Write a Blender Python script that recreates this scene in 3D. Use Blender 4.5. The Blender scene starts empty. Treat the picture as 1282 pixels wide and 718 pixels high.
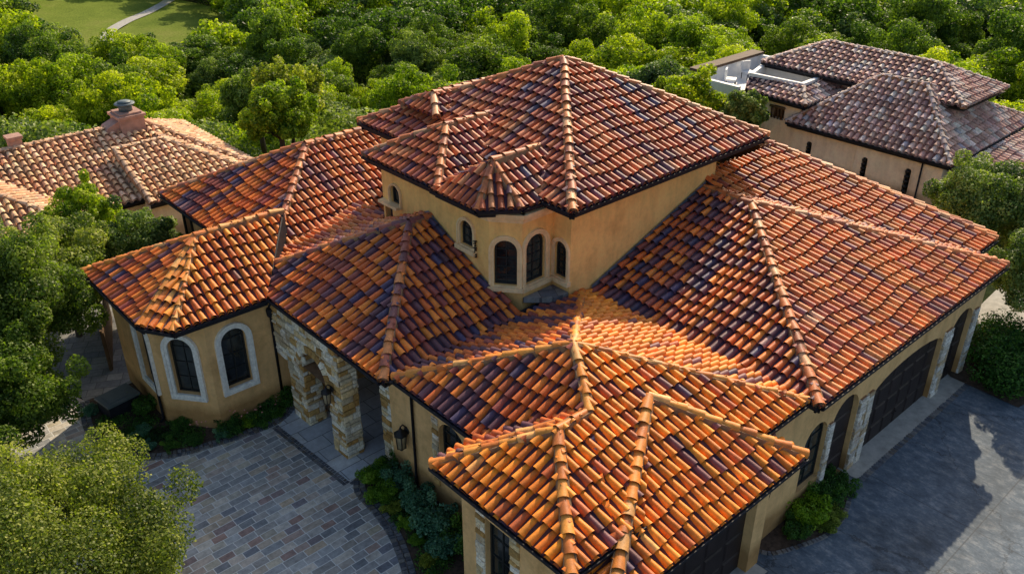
import bpy, bmesh, math, random
import numpy as np
from mathutils import Vector, Matrix
from mathutils.geometry import tessellate_polygon

random.seed(7)
SC = bpy.context.scene
COL = SC.collection
V = Vector
PI = math.pi

# ------------------------------------------------------------------ camera, light, world
CAM_H = 17.0
AZ, PITCH = math.radians(47.8), math.radians(28.9)
cd = bpy.data.cameras.new('camera'); cam = bpy.data.objects.new('camera', cd); COL.objects.link(cam)
fw = V((math.cos(AZ)*math.cos(PITCH), math.sin(AZ)*math.cos(PITCH), -math.sin(PITCH)))
cam.location = (0, 0, CAM_H); cam.rotation_euler = fw.to_track_quat('-Z', 'Y').to_euler()
cd.sensor_width = 36; cd.lens = 36*1102/1282; cd.clip_end = 6000; cd.clip_start = .1
SC.camera = cam
SUN_AZ, SUN_EL = math.radians(27), math.radians(34)
sd = V((math.cos(SUN_AZ)*math.cos(SUN_EL), math.sin(SUN_AZ)*math.cos(SUN_EL), math.sin(SUN_EL)))
ld = bpy.data.lights.new('sun', 'SUN'); sun = bpy.data.objects.new('sun', ld); COL.objects.link(sun)
ld.energy = 5.0; ld.angle = math.radians(.5); ld.color = (1, .84, .60)
sun.rotation_euler = (-sd).to_track_quat('-Z', 'Y').to_euler(); sun.location = (40, 20, 60)
w = bpy.data.worlds.new('World'); SC.world = w; w.use_nodes = True
nt = w.node_tree; sk = nt.nodes.new('ShaderNodeTexSky'); sk.sky_type = 'NISHITA'; sk.sun_disc = False
sk.sun_elevation = SUN_EL; sk.dust_density = 2.5; sk.air_density = 1.2; sk.sun_rotation = PI/2-SUN_AZ
bg = nt.nodes['Background']; nt.links.new(sk.outputs[0], bg.inputs[0]); bg.inputs[1].default_value = .15
SC.view_settings.view_transform = 'Standard'; SC.view_settings.look = 'None'; SC.view_settings.exposure = 0

# ------------------------------------------------------------------ materials
def mat(name):
    m = bpy.data.materials.new(name); m.use_nodes = True
    return m, m.node_tree, m.node_tree.nodes['Principled BSDF']
def N(t, typ, **k):
    n = t.nodes.new(typ)
    for a, b in k.items(): setattr(n, a, b)
    return n
def noise(t, scale, detail=4, rough=.6, coord='Object', vec=None):
    n = N(t, 'ShaderNodeTexNoise'); n.inputs['Scale'].default_value = scale
    n.inputs['Detail'].default_value = detail; n.inputs['Roughness'].default_value = rough
    if vec is None:
        c = N(t, 'ShaderNodeTexCoord'); t.links.new(c.outputs[coord], n.inputs['Vector'])
    else: t.links.new(vec, n.inputs['Vector'])
    return n
def ramp(t, src, stops, interp='LINEAR'):
    r = N(t, 'ShaderNodeValToRGB'); e = r.color_ramp; e.interpolation = interp
    while len(e.elements) < len(stops): e.elements.new(.5)
    for el, (p, c) in zip(e.elements, stops):
        el.position = p; el.color = (*c, 1) if len(c) == 3 else c
    t.links.new(src, r.inputs[0]); return r
def mix(t, a, b, fac=.5, typ='MULTIPLY'):
    m = N(t, 'ShaderNodeMix', data_type='RGBA', blend_type=typ)
    for i, s in ((6, a), (7, b), (0, fac)):
        if hasattr(s, 'is_output') or isinstance(s, bpy.types.NodeSocket): t.links.new(s, m.inputs[i])
        else: m.inputs[i].default_value = s if i == 0 else (*s, 1)
    return m.outputs[2]
def bump(t, b, h, strength=.3, dist=.02):
    n = N(t, 'ShaderNodeBump'); n.inputs['Strength'].default_value = strength; n.inputs['Distance'].default_value = dist
    t.links.new(h, n.inputs['Height']); t.links.new(n.outputs[0], b.inputs['Normal'])
def g3(v): return (v, v, v)

def attr_mat(name, rough=.6, var=(.65, 1.25), ns=6, bs=.4, stain=None, spec=.4):
    m, t, b = mat(name)
    a = N(t, 'ShaderNodeVertexColor', layer_name='Col')
    n = noise(t, ns, 6, .65); r = ramp(t, n.outputs[0], [(.3, g3(var[0])), (.7, g3(var[1]))])
    c = mix(t, a.outputs[0], r.outputs[0], 1.0)
    if stain:
        n2 = noise(t, 1.3, 5, .7); r2 = ramp(t, n2.outputs[0], [(.5, g3(0)), (.72, g3(stain[1]))])
        c = mix(t, c, stain[0], r2.outputs[0], 'MIX')
    t.links.new(c, b.inputs['Base Color']); b.inputs['Roughness'].default_value = rough
    b.inputs['Specular IOR Level'].default_value = spec
    n3 = noise(t, 40, 4); bump(t, b, n3.outputs[0], bs, .01)
    return m
M = {}
M['tile'] = attr_mat('clay_tile', .5, (.68, 1.28), 5, .5, ((.12, .065, .06), .35), .32)
M['oldtile'] = attr_mat('weathered_tile', .75, (.6, 1.25), 7, .5, ((.16, .12, .10), .6), .3)
M['stone'] = attr_mat('ledge_stone', .85, (.6, 1.3), 14, 1.0, ((.34, .17, .05), .7), .2)
M['cobble'] = attr_mat('cobble', .8, (.6, 1.3), 12, .8)

def plain(name, col, rough=.6, var=.25, ns=3, bs=.2, metal=0, bscale=60, spec=.4):
    m, t, b = mat(name)
    n = noise(t, ns, 6, .65); r = ramp(t, n.outputs[0], [(.3, tuple(c*(1-var) for c in col)), (.7, tuple(min(1, c*(1+var)) for c in col))])
    t.links.new(r.outputs[0], b.inputs['Base Color']); b.inputs['Roughness'].default_value = rough
    b.inputs['Metallic'].default_value = metal; b.inputs['Specular IOR Level'].default_value = spec
    n3 = noise(t, bscale, 4); bump(t, b, n3.outputs[0], bs, .01)
    return m
def stucco(name, col, dark):
    m, t, b = mat(name)
    n = noise(t, .9, 8, .7); r = ramp(t, n.outputs[0], [(.28, dark), (.5, col), (.8, tuple(min(1, c*1.15) for c in col))])
    # rain streaks: noise stretched along z
    c = N(t, 'ShaderNodeTexCoord'); mp = N(t, 'ShaderNodeMapping'); mp.inputs['Scale'].default_value = (2.2, 2.2, .5)
    t.links.new(c.outputs['Object'], mp.inputs[0]); n2 = noise(t, 1.2, 5, .6, vec=mp.outputs[0])
    r2 = ramp(t, n2.outputs[0], [(.3, g3(.72)), (.6, g3(1.05))])
    o = mix(t, r.outputs[0], r2.outputs[0], .55)
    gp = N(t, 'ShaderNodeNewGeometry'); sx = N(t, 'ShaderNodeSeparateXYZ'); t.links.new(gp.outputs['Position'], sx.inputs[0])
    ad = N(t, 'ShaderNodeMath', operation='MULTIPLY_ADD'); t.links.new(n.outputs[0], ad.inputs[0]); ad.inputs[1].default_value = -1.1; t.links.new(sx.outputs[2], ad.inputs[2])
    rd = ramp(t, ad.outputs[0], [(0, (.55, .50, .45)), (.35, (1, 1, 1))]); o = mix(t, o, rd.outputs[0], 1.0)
    n5 = noise(t, 7, 10, .8); r5 = ramp(t, n5.outputs[0], [(.3, g3(.86)), (.7, g3(1.1))]); o = mix(t, o, r5.outputs[0], 1.0)
    t.links.new(o, b.inputs['Base Color']); b.inputs['Roughness'].default_value = .9; b.inputs['Specular IOR Level'].default_value = .15
    n3 = noise(t, 25, 6); bump(t, b, n3.outputs[0], .5, .02)
    return m
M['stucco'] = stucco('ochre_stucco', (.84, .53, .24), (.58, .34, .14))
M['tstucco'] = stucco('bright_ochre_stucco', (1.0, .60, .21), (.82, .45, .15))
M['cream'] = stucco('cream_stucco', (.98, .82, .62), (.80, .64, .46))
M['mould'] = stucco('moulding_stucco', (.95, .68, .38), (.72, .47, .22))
M['white'] = plain('white_stone_trim', (.85, .83, .78), .8, .2, 9, .6, bscale=30)
M['under'] = plain('roof_underlay', (.045, .025, .04), .8, .4, 4)  # dark purple: shadow between the tiles put into the colour
M['metal'] = plain('dark_gutter_metal', (.014, .016, .024), .6, .3, 5, .1, spec=.25)
M['zinc'] = plain('grey_flashing_metal', (.25, .30, .38), .4, .35, 4, .2, .6)
M['iron'] = plain('wrought_iron', (.012, .011, .012), .5, .3, 8, .2)
M['door'] = plain('dark_garage_door', (.022, .014, .014), .5, .4, 2, .2)
M['frame'] = plain('dark_window_frame', (.02, .024, .026), .45, .2, 4, .1)
M['soffit'] = plain('soffit_board', (.13, .08, .05), .8)
M['amber'] = plain('lantern_glass', (.45, .38, .25), .2, .2)
M['mortar'] = plain('mortar', (.30, .17, .09), .95, .3, 6, .6)
M['trunk'] = plain('tree_bark', (.09, .065, .045), .9, .4, 6, 1.0, bscale=20)
M['soil'] = plain('mulch_soil', (.075, .05, .035), .95, .6, 8, 1.0, bscale=30)
M['slate'] = None
M['whitepaint'] = plain('white_parapet_paint', (.78, .78, .78), .6, .08, 3, .1)
M['greyroof'] = plain('grey_flat_roof', (.36, .38, .38), .8, .15, 3, .2)
M['chim'] = plain('pinkish_chimney_stucco', (.45, .26, .20), .9, .25, 3, .4)
M['woodfence'] = plain('ochre_timber', (.13, .075, .035), .8, .4, 6, .5)
M['acgrey'] = plain('grey_box_metal', (.10, .13, .14), .5, .2, 3, .1)
def glassmat():
    m, t, b = mat('dark_window_glass')
    n = noise(t, 1.1, 3); r = ramp(t, n.outputs[0], [(.35, (.006, .008, .010)), (.62, (.045, .055, .055)), (.75, (.012, .015, .016))])
    t.links.new(r.outputs[0], b.inputs['Base Color']); b.inputs['Roughness'].default_value = .07
    b.inputs['Specular IOR Level'].default_value = .7
    n2 = noise(t, 1.6, 1); bump(t, b, n2.outputs[0], .12, .05)
    return m
M['glass'] = glassmat()

def paving(name, sx, sy, cols, rot=0, mortar=(.10, .10, .10), dirt=.35, rough=.6, msize=.012):
    m, t, b = mat(name)
    c = N(t, 'ShaderNodeTexCoord'); mp = N(t, 'ShaderNodeMapping'); mp.inputs['Rotation'].default_value = (0, 0, rot)
    t.links.new(c.outputs['Object'], mp.inputs[0])
    dn = noise(t, 1.5, 2, .5, vec=mp.outputs[0]); dm = N(t, 'ShaderNodeVectorMath', operation='MULTIPLY_ADD')
    t.links.new(dn.outputs[1], dm.inputs[0]); dm.inputs[1].default_value = (.05, .05, 0); t.links.new(mp.outputs[0], dm.inputs[2])
    br = N(t, 'ShaderNodeTexBrick'); t.links.new(dm.outputs[0], br.inputs['Vector'])
    br.inputs['Color1'].default_value = (0, 0, 0, 1); br.inputs['Color2'].default_value = (1, 1, 1, 1); br.inputs['Mortar'].default_value = (.5, .5, .5, 1)
    br.inputs['Scale'].default_value = 1; br.inputs['Brick Width'].default_value = sx; br.inputs['Row Height'].default_value = sy
    br.inputs['Mortar Size'].default_value = msize; br.inputs['Mortar Smooth'].default_value = .1; br.offset = .37; br.squash = 1.5; br.squash_frequency = 3
    r = ramp(t, br.outputs['Color'], [(i/(len(cols)-1), cc) for i, cc in enumerate(cols)])
    n = noise(t, 5, 8, .75); rn = ramp(t, n.outputs[0], [(.25, g3(1-dirt)), (.75, g3(1+dirt))])
    n1 = noise(t, .35, 4, .6); rn1 = ramp(t, n1.outputs[0], [(.3, g3(.72)), (.7, g3(1.2))])
    o = mix(t, r.outputs[0], rn.outputs[0], 1.0); o = mix(t, o, rn1.outputs[0], 1.0); o = mix(t, o, mortar, br.outputs['Fac'], 'MIX')
    t.links.new(o, b.inputs['Base Color']); b.inputs['Roughness'].default_value = rough
    inv = N(t, 'ShaderNodeMath', operation='SUBTRACT'); inv.inputs[0].default_value = 1; t.links.new(br.outputs['Fac'], inv.inputs[1])
    bump(t, b, inv.outputs[0], .6, .02)
    return m
M['pavers'] = paving('courtyard_pavers', .40, .25, [(.22, .24, .26), (.48, .46, .44), (.30, .32, .34), (.56, .44, .31), (.38, .38, .39), (.64, .59, .51), (.38, .24, .20), (.20, .22, .26), (.54, .47, .34), (.42, .44, .46)], 0, (.74, .74, .72), .5)
M['entry'] = paving('entry_slabs', .8, .6, [(.44, .48, .53), (.52, .56, .62), (.38, .42, .47), (.60, .62, .64)], 0, (.12, .13, .14), .25)
M['flag'] = paving('flagstone', .5, .4, [(.2, .21, .22), (.3, .29, .27), (.16, .17, .19), (.34, .33, .31)], .5, (.1, .1, .1), .4)

def concrete():
    m, t, b = mat('driveway_concrete')
    c = N(t, 'ShaderNodeTexCoord'); mp = N(t, 'ShaderNodeMapping'); mp.inputs['Rotation'].default_value = (0, 0, .1); mp.inputs['Scale'].default_value = (1.8, .9, 1)
    t.links.new(c.outputs['Object'], mp.inputs[0])
    n = noise(t, 2.4, 10, .75, vec=mp.outputs[0]); r = ramp(t, n.outputs[0], [(.30, (.035, .06, .095)), (.5, (.10, .14, .19)), (.74, (.32, .34, .36))])
    n2 = noise(t, .5, 5, .6); r2 = ramp(t, n2.outputs[0], [(.3, g3(.6)), (.7, g3(1.15))])
    vo = N(t, 'ShaderNodeTexVoronoi', feature='DISTANCE_TO_EDGE'); vo.inputs['Scale'].default_value = .22
    dn = noise(t, 1.2, 6, .7); dm = N(t, 'ShaderNodeVectorMath', operation='MULTIPLY_ADD')
    t.links.new(dn.outputs[1], dm.inputs[0]); dm.inputs[1].default_value = (1.2, 1.2, 0); t.links.new(c.outputs['Object'], dm.inputs[2]); t.links.new(dm.outputs[0], vo.inputs['Vector'])
    rc = ramp(t, vo.outputs[0], [(0, g3(.35)), (.006, g3(1))])
    o = mix(t, r.outputs[0], r2.outputs[0], 1.0); o = mix(t, o, rc.outputs[0], 1.0)
    bk = N(t, 'ShaderNodeTexBrick'); t.links.new(c.outputs['Object'], bk.inputs['Vector']); bk.offset = 0; bk.inputs['Scale'].default_value = 1
    bk.inputs['Brick Width'].default_value = 5.2; bk.inputs['Row Height'].default_value = 4.6; bk.inputs['Mortar Size'].default_value = .02; bk.inputs['Mortar Smooth'].default_value = .3
    jf = N(t, 'ShaderNodeMath', operation='MULTIPLY'); t.links.new(bk.outputs['Fac'], jf.inputs[0]); jf.inputs[1].default_value = .6; o = mix(t, o, (.03, .035, .045), jf.outputs[0], 'MIX')
    n6 = noise(t, 14, 8, .8); r6 = ramp(t, n6.outputs[0], [(.3, g3(.7)), (.6, g3(1.1)), (.8, g3(1.35))]); o = mix(t, o, r6.outputs[0], 1.0)
    st = noise(t, .8, 3, .5); rs = ramp(t, st.outputs[0], [(.62, g3(1)), (.72, g3(.62))]); o = mix(t, o, rs.outputs[0], 1.0)
    t.links.new(o, b.inputs['Base Color']); b.inputs['Roughness'].default_value = .75
    bump(t, b, n.outputs[0], .5, .02)
    return m
M['concrete'] = concrete()
def groundmat(name, a, bcol, c2, ns=.12):
    m, t, b = mat(name)
    n = noise(t, ns, 10, .7); r = ramp(t, n.outputs[0], [(.3, a), (.52, bcol), (.7, c2)])
    n2 = noise(t, 3, 6, .7); r2 = ramp(t, n2.outputs[0], [(.3, g3(.6)), (.7, g3(1.3))])
    o = mix(t, r.outputs[0], r2.outputs[0], 1.0)
    t.links.new(o, b.inputs['Base Color']); b.inputs['Roughness'].default_value = 1; b.inputs['Specular IOR Level'].default_value = .05
    bump(t, b, n2.outputs[0], .8, .1)
    return m
M['ground'] = groundmat('forest_ground', (.012, .020, .008), (.03, .045, .014), (.055, .07, .02))
M['turf'] = groundmat('golf_turf', (.10, .15, .02), (.17, .22, .035), (.26, .26, .07), .05)
M['path'] = plain('pale_path', (.42, .40, .36), .9)

def leafmat(name, stops, trans=.45, hue=True):
    m, t, b = mat(name); out = t.nodes['Material Output']
    a = N(t, 'ShaderNodeVertexColor', layer_name='Col'); oi = N(t, 'ShaderNodeObjectInfo')
    sp = N(t, 'ShaderNodeSeparateColor'); t.links.new(a.outputs[0], sp.inputs[0])
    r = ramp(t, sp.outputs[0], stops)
    r2 = ramp(t, oi.outputs['Random'], [(0, (.70, .78, .85)), (.5, (1, 1, 1)), (1, (1.25, 1.12, .85))])
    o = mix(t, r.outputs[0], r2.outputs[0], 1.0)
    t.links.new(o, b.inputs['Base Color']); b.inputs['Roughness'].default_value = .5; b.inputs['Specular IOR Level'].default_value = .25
    tr = N(t, 'ShaderNodeBsdfTranslucent'); tc = mix(t, o, (1.2, 1.45, .35), 1.0); t.links.new(tc, tr.inputs[0])
    ms = N(t, 'ShaderNodeMixShader'); ms.inputs[0].default_value = trans
    t.links.new(b.outputs[0], ms.inputs[1]); t.links.new(tr.outputs[0], ms.inputs[2]); t.links.new(ms.outputs[0], out.inputs[0])
    return m
LM = {
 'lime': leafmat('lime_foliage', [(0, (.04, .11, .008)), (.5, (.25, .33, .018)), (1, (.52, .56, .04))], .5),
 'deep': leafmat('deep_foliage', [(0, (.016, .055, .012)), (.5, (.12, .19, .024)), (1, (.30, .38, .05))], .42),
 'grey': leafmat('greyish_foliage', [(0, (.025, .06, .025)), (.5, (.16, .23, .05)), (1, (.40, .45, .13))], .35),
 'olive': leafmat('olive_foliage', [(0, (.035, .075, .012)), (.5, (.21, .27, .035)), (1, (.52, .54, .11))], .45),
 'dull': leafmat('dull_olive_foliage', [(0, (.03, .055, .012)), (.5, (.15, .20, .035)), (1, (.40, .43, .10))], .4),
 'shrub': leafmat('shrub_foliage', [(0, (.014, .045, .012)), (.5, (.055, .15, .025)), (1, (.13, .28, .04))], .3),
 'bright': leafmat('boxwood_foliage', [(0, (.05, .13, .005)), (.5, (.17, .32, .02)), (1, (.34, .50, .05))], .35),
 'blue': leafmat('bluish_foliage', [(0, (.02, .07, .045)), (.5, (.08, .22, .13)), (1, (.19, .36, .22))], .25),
}
M['petal'] = plain('pink_petals', (.6, .25, .22), .7)

# ------------------------------------------------------------------ mesh builder
class MB:
    def __init__(s): s.v = []; s.f = []; s.m = []; s.c = []; s.sm = []
    def add(s, vs, fs, m=0, c=(1, 1, 1), smooth=False):
        o = len(s.v); s.v.extend([tuple(x) for x in vs])
        for f in fs:
            s.f.append([i+o for i in f]); s.m.append(m); s.c.append(c); s.sm.append(smooth)
    def box(s, x0, x1, y0, y1, z0, z1, m=0, c=(1, 1, 1), mtx=None):
        vs = [V(p) for p in ((x0, y0, z0), (x1, y0, z0), (x1, y1, z0), (x0, y1, z0), (x0, y0, z1), (x1, y0, z1), (x1, y1, z1), (x0, y1, z1))]
        if mtx: vs = [mtx @ p for p in vs]
        s.add(vs, [(0, 3, 2, 1), (4, 5, 6, 7), (0, 1, 5, 4), (1, 2, 6, 5), (2, 3, 7, 6), (3, 0, 4, 7)], m, c)
    def tube(s, pts, r, m=0, c=(1, 1, 1), n=8, cap=True):
        pts = [V(p) for p in pts]; rs = r if isinstance(r, (list, tuple)) else [r]*len(pts); vs = []; fs = []
        for i, p in enumerate(pts):
            d = (pts[min(i+1, len(pts)-1)]-pts[max(i-1, 0)]).normalized()
            a = d.cross(V((0, 0, 1))); a = a.normalized() if a.length > .05 else V((1, 0, 0)); b = d.cross(a)
            for k in range(n): vs.append(p+rs[i]*(a*math.cos(2*PI*k/n)+b*math.sin(2*PI*k/n)))
        for i in range(len(pts)-1):
            for k in range(n): fs.append((i*n+k, i*n+(k+1) % n, (i+1)*n+(k+1) % n, (i+1)*n+k))
        if cap: fs.append(tuple(range(n))[::-1]); fs.append(tuple((len(pts)-1)*n+k for k in range(n)))
        s.add(vs, fs, m, c, True)
    def prism(s, poly, z0, z1, m=0, c=(1, 1, 1)):
        n = len(poly); vs = [(p[0], p[1], z0) for p in poly]+[(p[0], p[1], z1) for p in poly]
        tr = tessellate_polygon([[V((p[0], p[1], 0)) for p in poly]])
        s.add(vs, [tuple(t) for t in tr]+[tuple(i+n for i in t) for t in tr]+[(i, (i+1) % n, (i+1) % n+n, i+n) for i in range(n)], m, c)
    def build(s, name, mats, parent=None, loc=None):
        me = bpy.data.meshes.new(name); me.from_pydata(s.v, [], s.f)
        for mm in (mats if isinstance(mats, (list, tuple)) else [mats]): me.materials.append(mm)
        me.polygons.foreach_set('material_index', s.m); me.polygons.foreach_set('use_smooth', s.sm)
        ca = me.color_attributes.new('Col', 'FLOAT_COLOR', 'CORNER')
        lc = np.repeat(np.array([(*c[:3], 1) for c in s.c], dtype=np.float32), np.array([len(f) for f in s.f]), axis=0)
        ca.data.foreach_set('color', lc.ravel()); me.update()
        o = bpy.data.objects.new(name, me); COL.objects.link(o)
        if parent: o.parent = parent
        if loc: o.location = loc
        return o
def tag(o, label=None, cat=None, group=None, kind=None):
    for k, v in (('label', label), ('category', cat), ('group', group), ('kind', kind)):
        if v: o[k] = v
    return o
def empty(name, loc=(0, 0, 0), rz=0):
    o = bpy.data.objects.new(name, None); COL.objects.link(o); o.location = loc; o.rotation_euler = (0, 0, rz); o.empty_display_size = .2
    return o
def struct(name, mb, m): return tag(mb.build(name, m), kind='structure')
def hsh(*a): return (math.sin(sum(x*k for x, k in zip(a, (12.9898, 78.233, 37.719, 11.13))))*43758.5453) % 1.0

# ------------------------------------------------------------------ roof tiles
PALB = 1.38
PAL = {
 'front': [((.70, .21, .016), 7), ((.74, .235, .022), 6), ((.62, .165, .016), 4), ((.42, .095, .024), 1.8), ((.17, .06, .06), 1.6), ((.09, .05, .08), 1.0), ((.72, .33, .08), .6)],
 'mixed': [((.62, .165, .022), 4.5), ((.48, .105, .02), 3.5), ((.66, .19, .028), 1.6), ((.24, .06, .04), 2.6), ((.11, .045, .055), 2.8), ((.06, .045, .085), 2.4), ((.30, .16, .14), .7)],
 'tower': [((.50, .135, .042), 4.5), ((.40, .095, .035), 4), ((.52, .19, .08), 2.4), ((.27, .075, .055), 3), ((.15, .065, .075), 1.8), ((.12, .10, .14), 1), ((.48, .27, .17), .9)],
 'side': [((.58, .17, .04), 5), ((.60, .21, .06), 3), ((.50, .13, .035), 4), ((.36, .10, .055), 3), ((.20, .085, .085), 1.8), ((.52, .27, .16), 1)],
 'bay': [((.70, .24, .03), 5), ((.62, .18, .028), 5), ((.48, .12, .025), 2), ((.2, .07, .045), .9), ((.74, .34, .08), 1)],
 'tan': [((.72, .43, .23), 4), ((.80, .52, .31), 3), ((.66, .35, .18), 3), ((.52, .28, .17), 1)],
 'grey': [((.54, .32, .24), 4), ((.62, .42, .34), 3), ((.44, .25, .20), 3), ((.66, .54, .45), 2), ((.42, .37, .38), .6), ((.30, .17, .15), 1.5)],
 'capf': [((.62, .20, .03), 4), ((.62, .24, .04), 3), ((.50, .14, .025), 3), ((.62, .30, .09), 1), ((.25, .08, .05), 1)],
 'capm': [((.42, .13, .05), 3), ((.28, .08, .05), 3), ((.16, .06, .06), 2), ((.55, .2, .06), 2)],  # dark reds for the shaded entry hip, shade included in the colour
 'cap': [((.56, .19, .055), 4), ((.46, .135, .04), 4), ((.60, .30, .14), 1.6), ((.34, .10, .045), 3), ((.18, .07, .06), 1.4)],
 'tancap': [((.62, .40, .25), 3), ((.54, .31, .18), 2)],
 'greycap': [((.50, .40, .34), 3), ((.40, .30, .27), 2)],
}
def pick(pal, h, lo):
    P = PAL[pal]; tot = sum(x[1] for x in P); a = (h*.8+lo*.2)*tot
    for c, wt in P:
        a -= wt
        if a <= 0: break
    return c
def tile_face(st, poly, pal, sp=.252, ex=.425, seg=6, seed=0, polys=None, capm=0, rough=1.0):
    """poly: 3D points, first edge = eave, counter-clockwise seen from above. polys: convex pieces."""
    P = [V(p) for p in poly]; O = P[0]; a = (P[1]-P[0]).normalized()
    n = None
    for q in P[2:]:
        nn = a.cross(q-O)
        if nn.length > (n.length if n else 0): n = nn
    n = n.normalized(); n = n if n.z > 0 else -n; s = n.cross(a)
    for piece in (polys or [poly]):
        Q = [V(p) for p in piece]; q2 = [((p-O).dot(a), (p-O).dot(s)) for p in Q]
        st.add([p-n*.025 for p in Q], [tuple(range(len(Q)))], 1)
        bm = bmesh.new(); cl = bm.loops.layers.float_color.new('Col')
        x0, x1 = min(p[0] for p in q2), max(p[0] for p in q2); y0, y1 = min(p[1] for p in q2), max(p[1] for p in q2)
        cx = sum(p[0] for p in q2)/len(q2); cy = sum(p[1] for p in q2)/len(q2)
        edges = []
        for k in range(len(q2)):
            p, q = q2[k], q2[(k+1) % len(q2)]; dx, dy = q[0]-p[0], q[1]-p[1]; L = math.hypot(dx, dy)
            if L < 1e-4: continue
            nx, ny = dy/L, -dx/L
            if nx*(cx-p[0])+ny*(cy-p[1]) > 0: nx, ny = -nx, -ny
            eave = abs(p[1]) < .02 and abs(q[1]) < .02
            edges.append((p, nx, ny, .07 if eave else .012))
        def inside(x, y, mg): return all((x-p[0])*nx+(y-p[1])*ny < mg for p, nx, ny, _ in edges)
        for i in range(int(x0/sp)-1, int(x1/sp)+2):
            sg = ex*(.16*math.sin(i*.45+seed*1.3)+.14*(hsh(i, seed, 77)-.5))  # courses wander from column to column
            for j in range(int(y0/ex)-1, int(y1/ex)+2):
                xc, yc = (i+.5)*sp, (j+.5)*ex+(sg if j > 0 else 0)
                if not inside(xc, yc, .36): continue
                h1, h2, h3, h4, h5 = [hsh(i+seed, j, k) for k in (1, 2, 3, 4, 5)]
                if hsh(i+seed, int((j+i*1.7)/3), 9) < .42: h1 = hsh(i+seed, int((j+i*1.7)/3), 12)  # runs of one firing down a column
                lo = .5+.5*math.sin(i*.37+seed+2*math.sin(j*.5+seed))*math.cos(j*.61+seed*2)
                c = V(pick(pal, h1, lo)); b = PALB*(.78+.42*h2); c = (c[0]*b, c[1]*b*(1+.12*(h3-.5)), c[2]*b)
                yb = j*ex-.035+(h3-.5)*.035*rough+(sg if j > 0 else 0); yt = (j+1)*ex+.03+sg; xo = xc+(h4-.5)*.022*rough; sk = (h5-.5)*.035*rough
                r0, r1 = sp*.39*(1+.06*(h2-.5)), sp*.315; hb = 1.0+.12*h3
                zb, zt = .068+.014*h4, .004
                if h5 > .985: zb += .03; sk *= 3
                V0 = []; V1 = []; V2 = []
                for k in range(seg+1):
                    t = PI*k/seg; ct, sn = math.cos(t), math.sin(t)
                    V0.append((xo-ct*r0, yb, zb-.03*(1-sn)+sn*r0*hb)); V1.append((xo+sk-ct*r1, yt, zt+sn*r1*hb-.012)); V2.append((xo-ct*(r0-.02), yb+.012, zb-.03*(1-sn)-.004+sn*(r0-.022)*hb))
                allv = [bm.verts.new(O+a*x+s*y+n*z) for x, y, z in V0+V1+V0+V2]
                K = seg+1
                for k in range(seg):
                    f = bm.faces.new((allv[k+1], allv[k], allv[K+k], allv[K+k+1])); f.smooth = True
                    for l in f.loops: l[cl] = (*c, 1)
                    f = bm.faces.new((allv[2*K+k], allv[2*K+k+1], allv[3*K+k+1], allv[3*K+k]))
                    for l in f.loops: l[cl] = (c[0]*.18, c[1]*.16, c[2]*.24, 1)  # lip coloured almost black, painting the shadow under the overlap
                # pan tile, its colour darkened to paint the shade between the barrels
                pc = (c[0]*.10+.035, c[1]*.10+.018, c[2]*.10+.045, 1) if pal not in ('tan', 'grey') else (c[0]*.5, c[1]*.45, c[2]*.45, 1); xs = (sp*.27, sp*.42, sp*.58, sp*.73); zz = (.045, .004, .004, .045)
                pv = [bm.verts.new(O+a*(i*sp+sp*.5+x)+s*(yb)+n*(z+.03)) for x, z in zip(xs, zz)]+[bm.verts.new(O+a*(i*sp+sp*.5+x)+s*(yt)+n*(z-.008)) for x, z in zip(xs, zz)]
                for k in range(3):
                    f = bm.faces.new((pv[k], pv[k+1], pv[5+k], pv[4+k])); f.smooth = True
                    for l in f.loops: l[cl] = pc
        for p, nx, ny, mg in edges:
            co = O+a*(p[0]+nx*mg)+s*(p[1]+ny*mg); no = a*nx+s*ny
            bmesh.ops.bisect_plane(bm, geom=bm.verts[:]+bm.edges[:]+bm.faces[:], dist=1e-5, plane_co=co, plane_no=no, clear_outer=True)
        bm.verts.index_update(); o = len(st.v); st.v.extend([tuple(v.co) for v in bm.verts])
        for f in bm.faces:
            st.f.append([v.index+o for v in f.verts]); st.m.append(0); st.c.append(tuple(f.loops[0][cl])[:3]); st.sm.append(f.smooth)
        bm.free()
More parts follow.
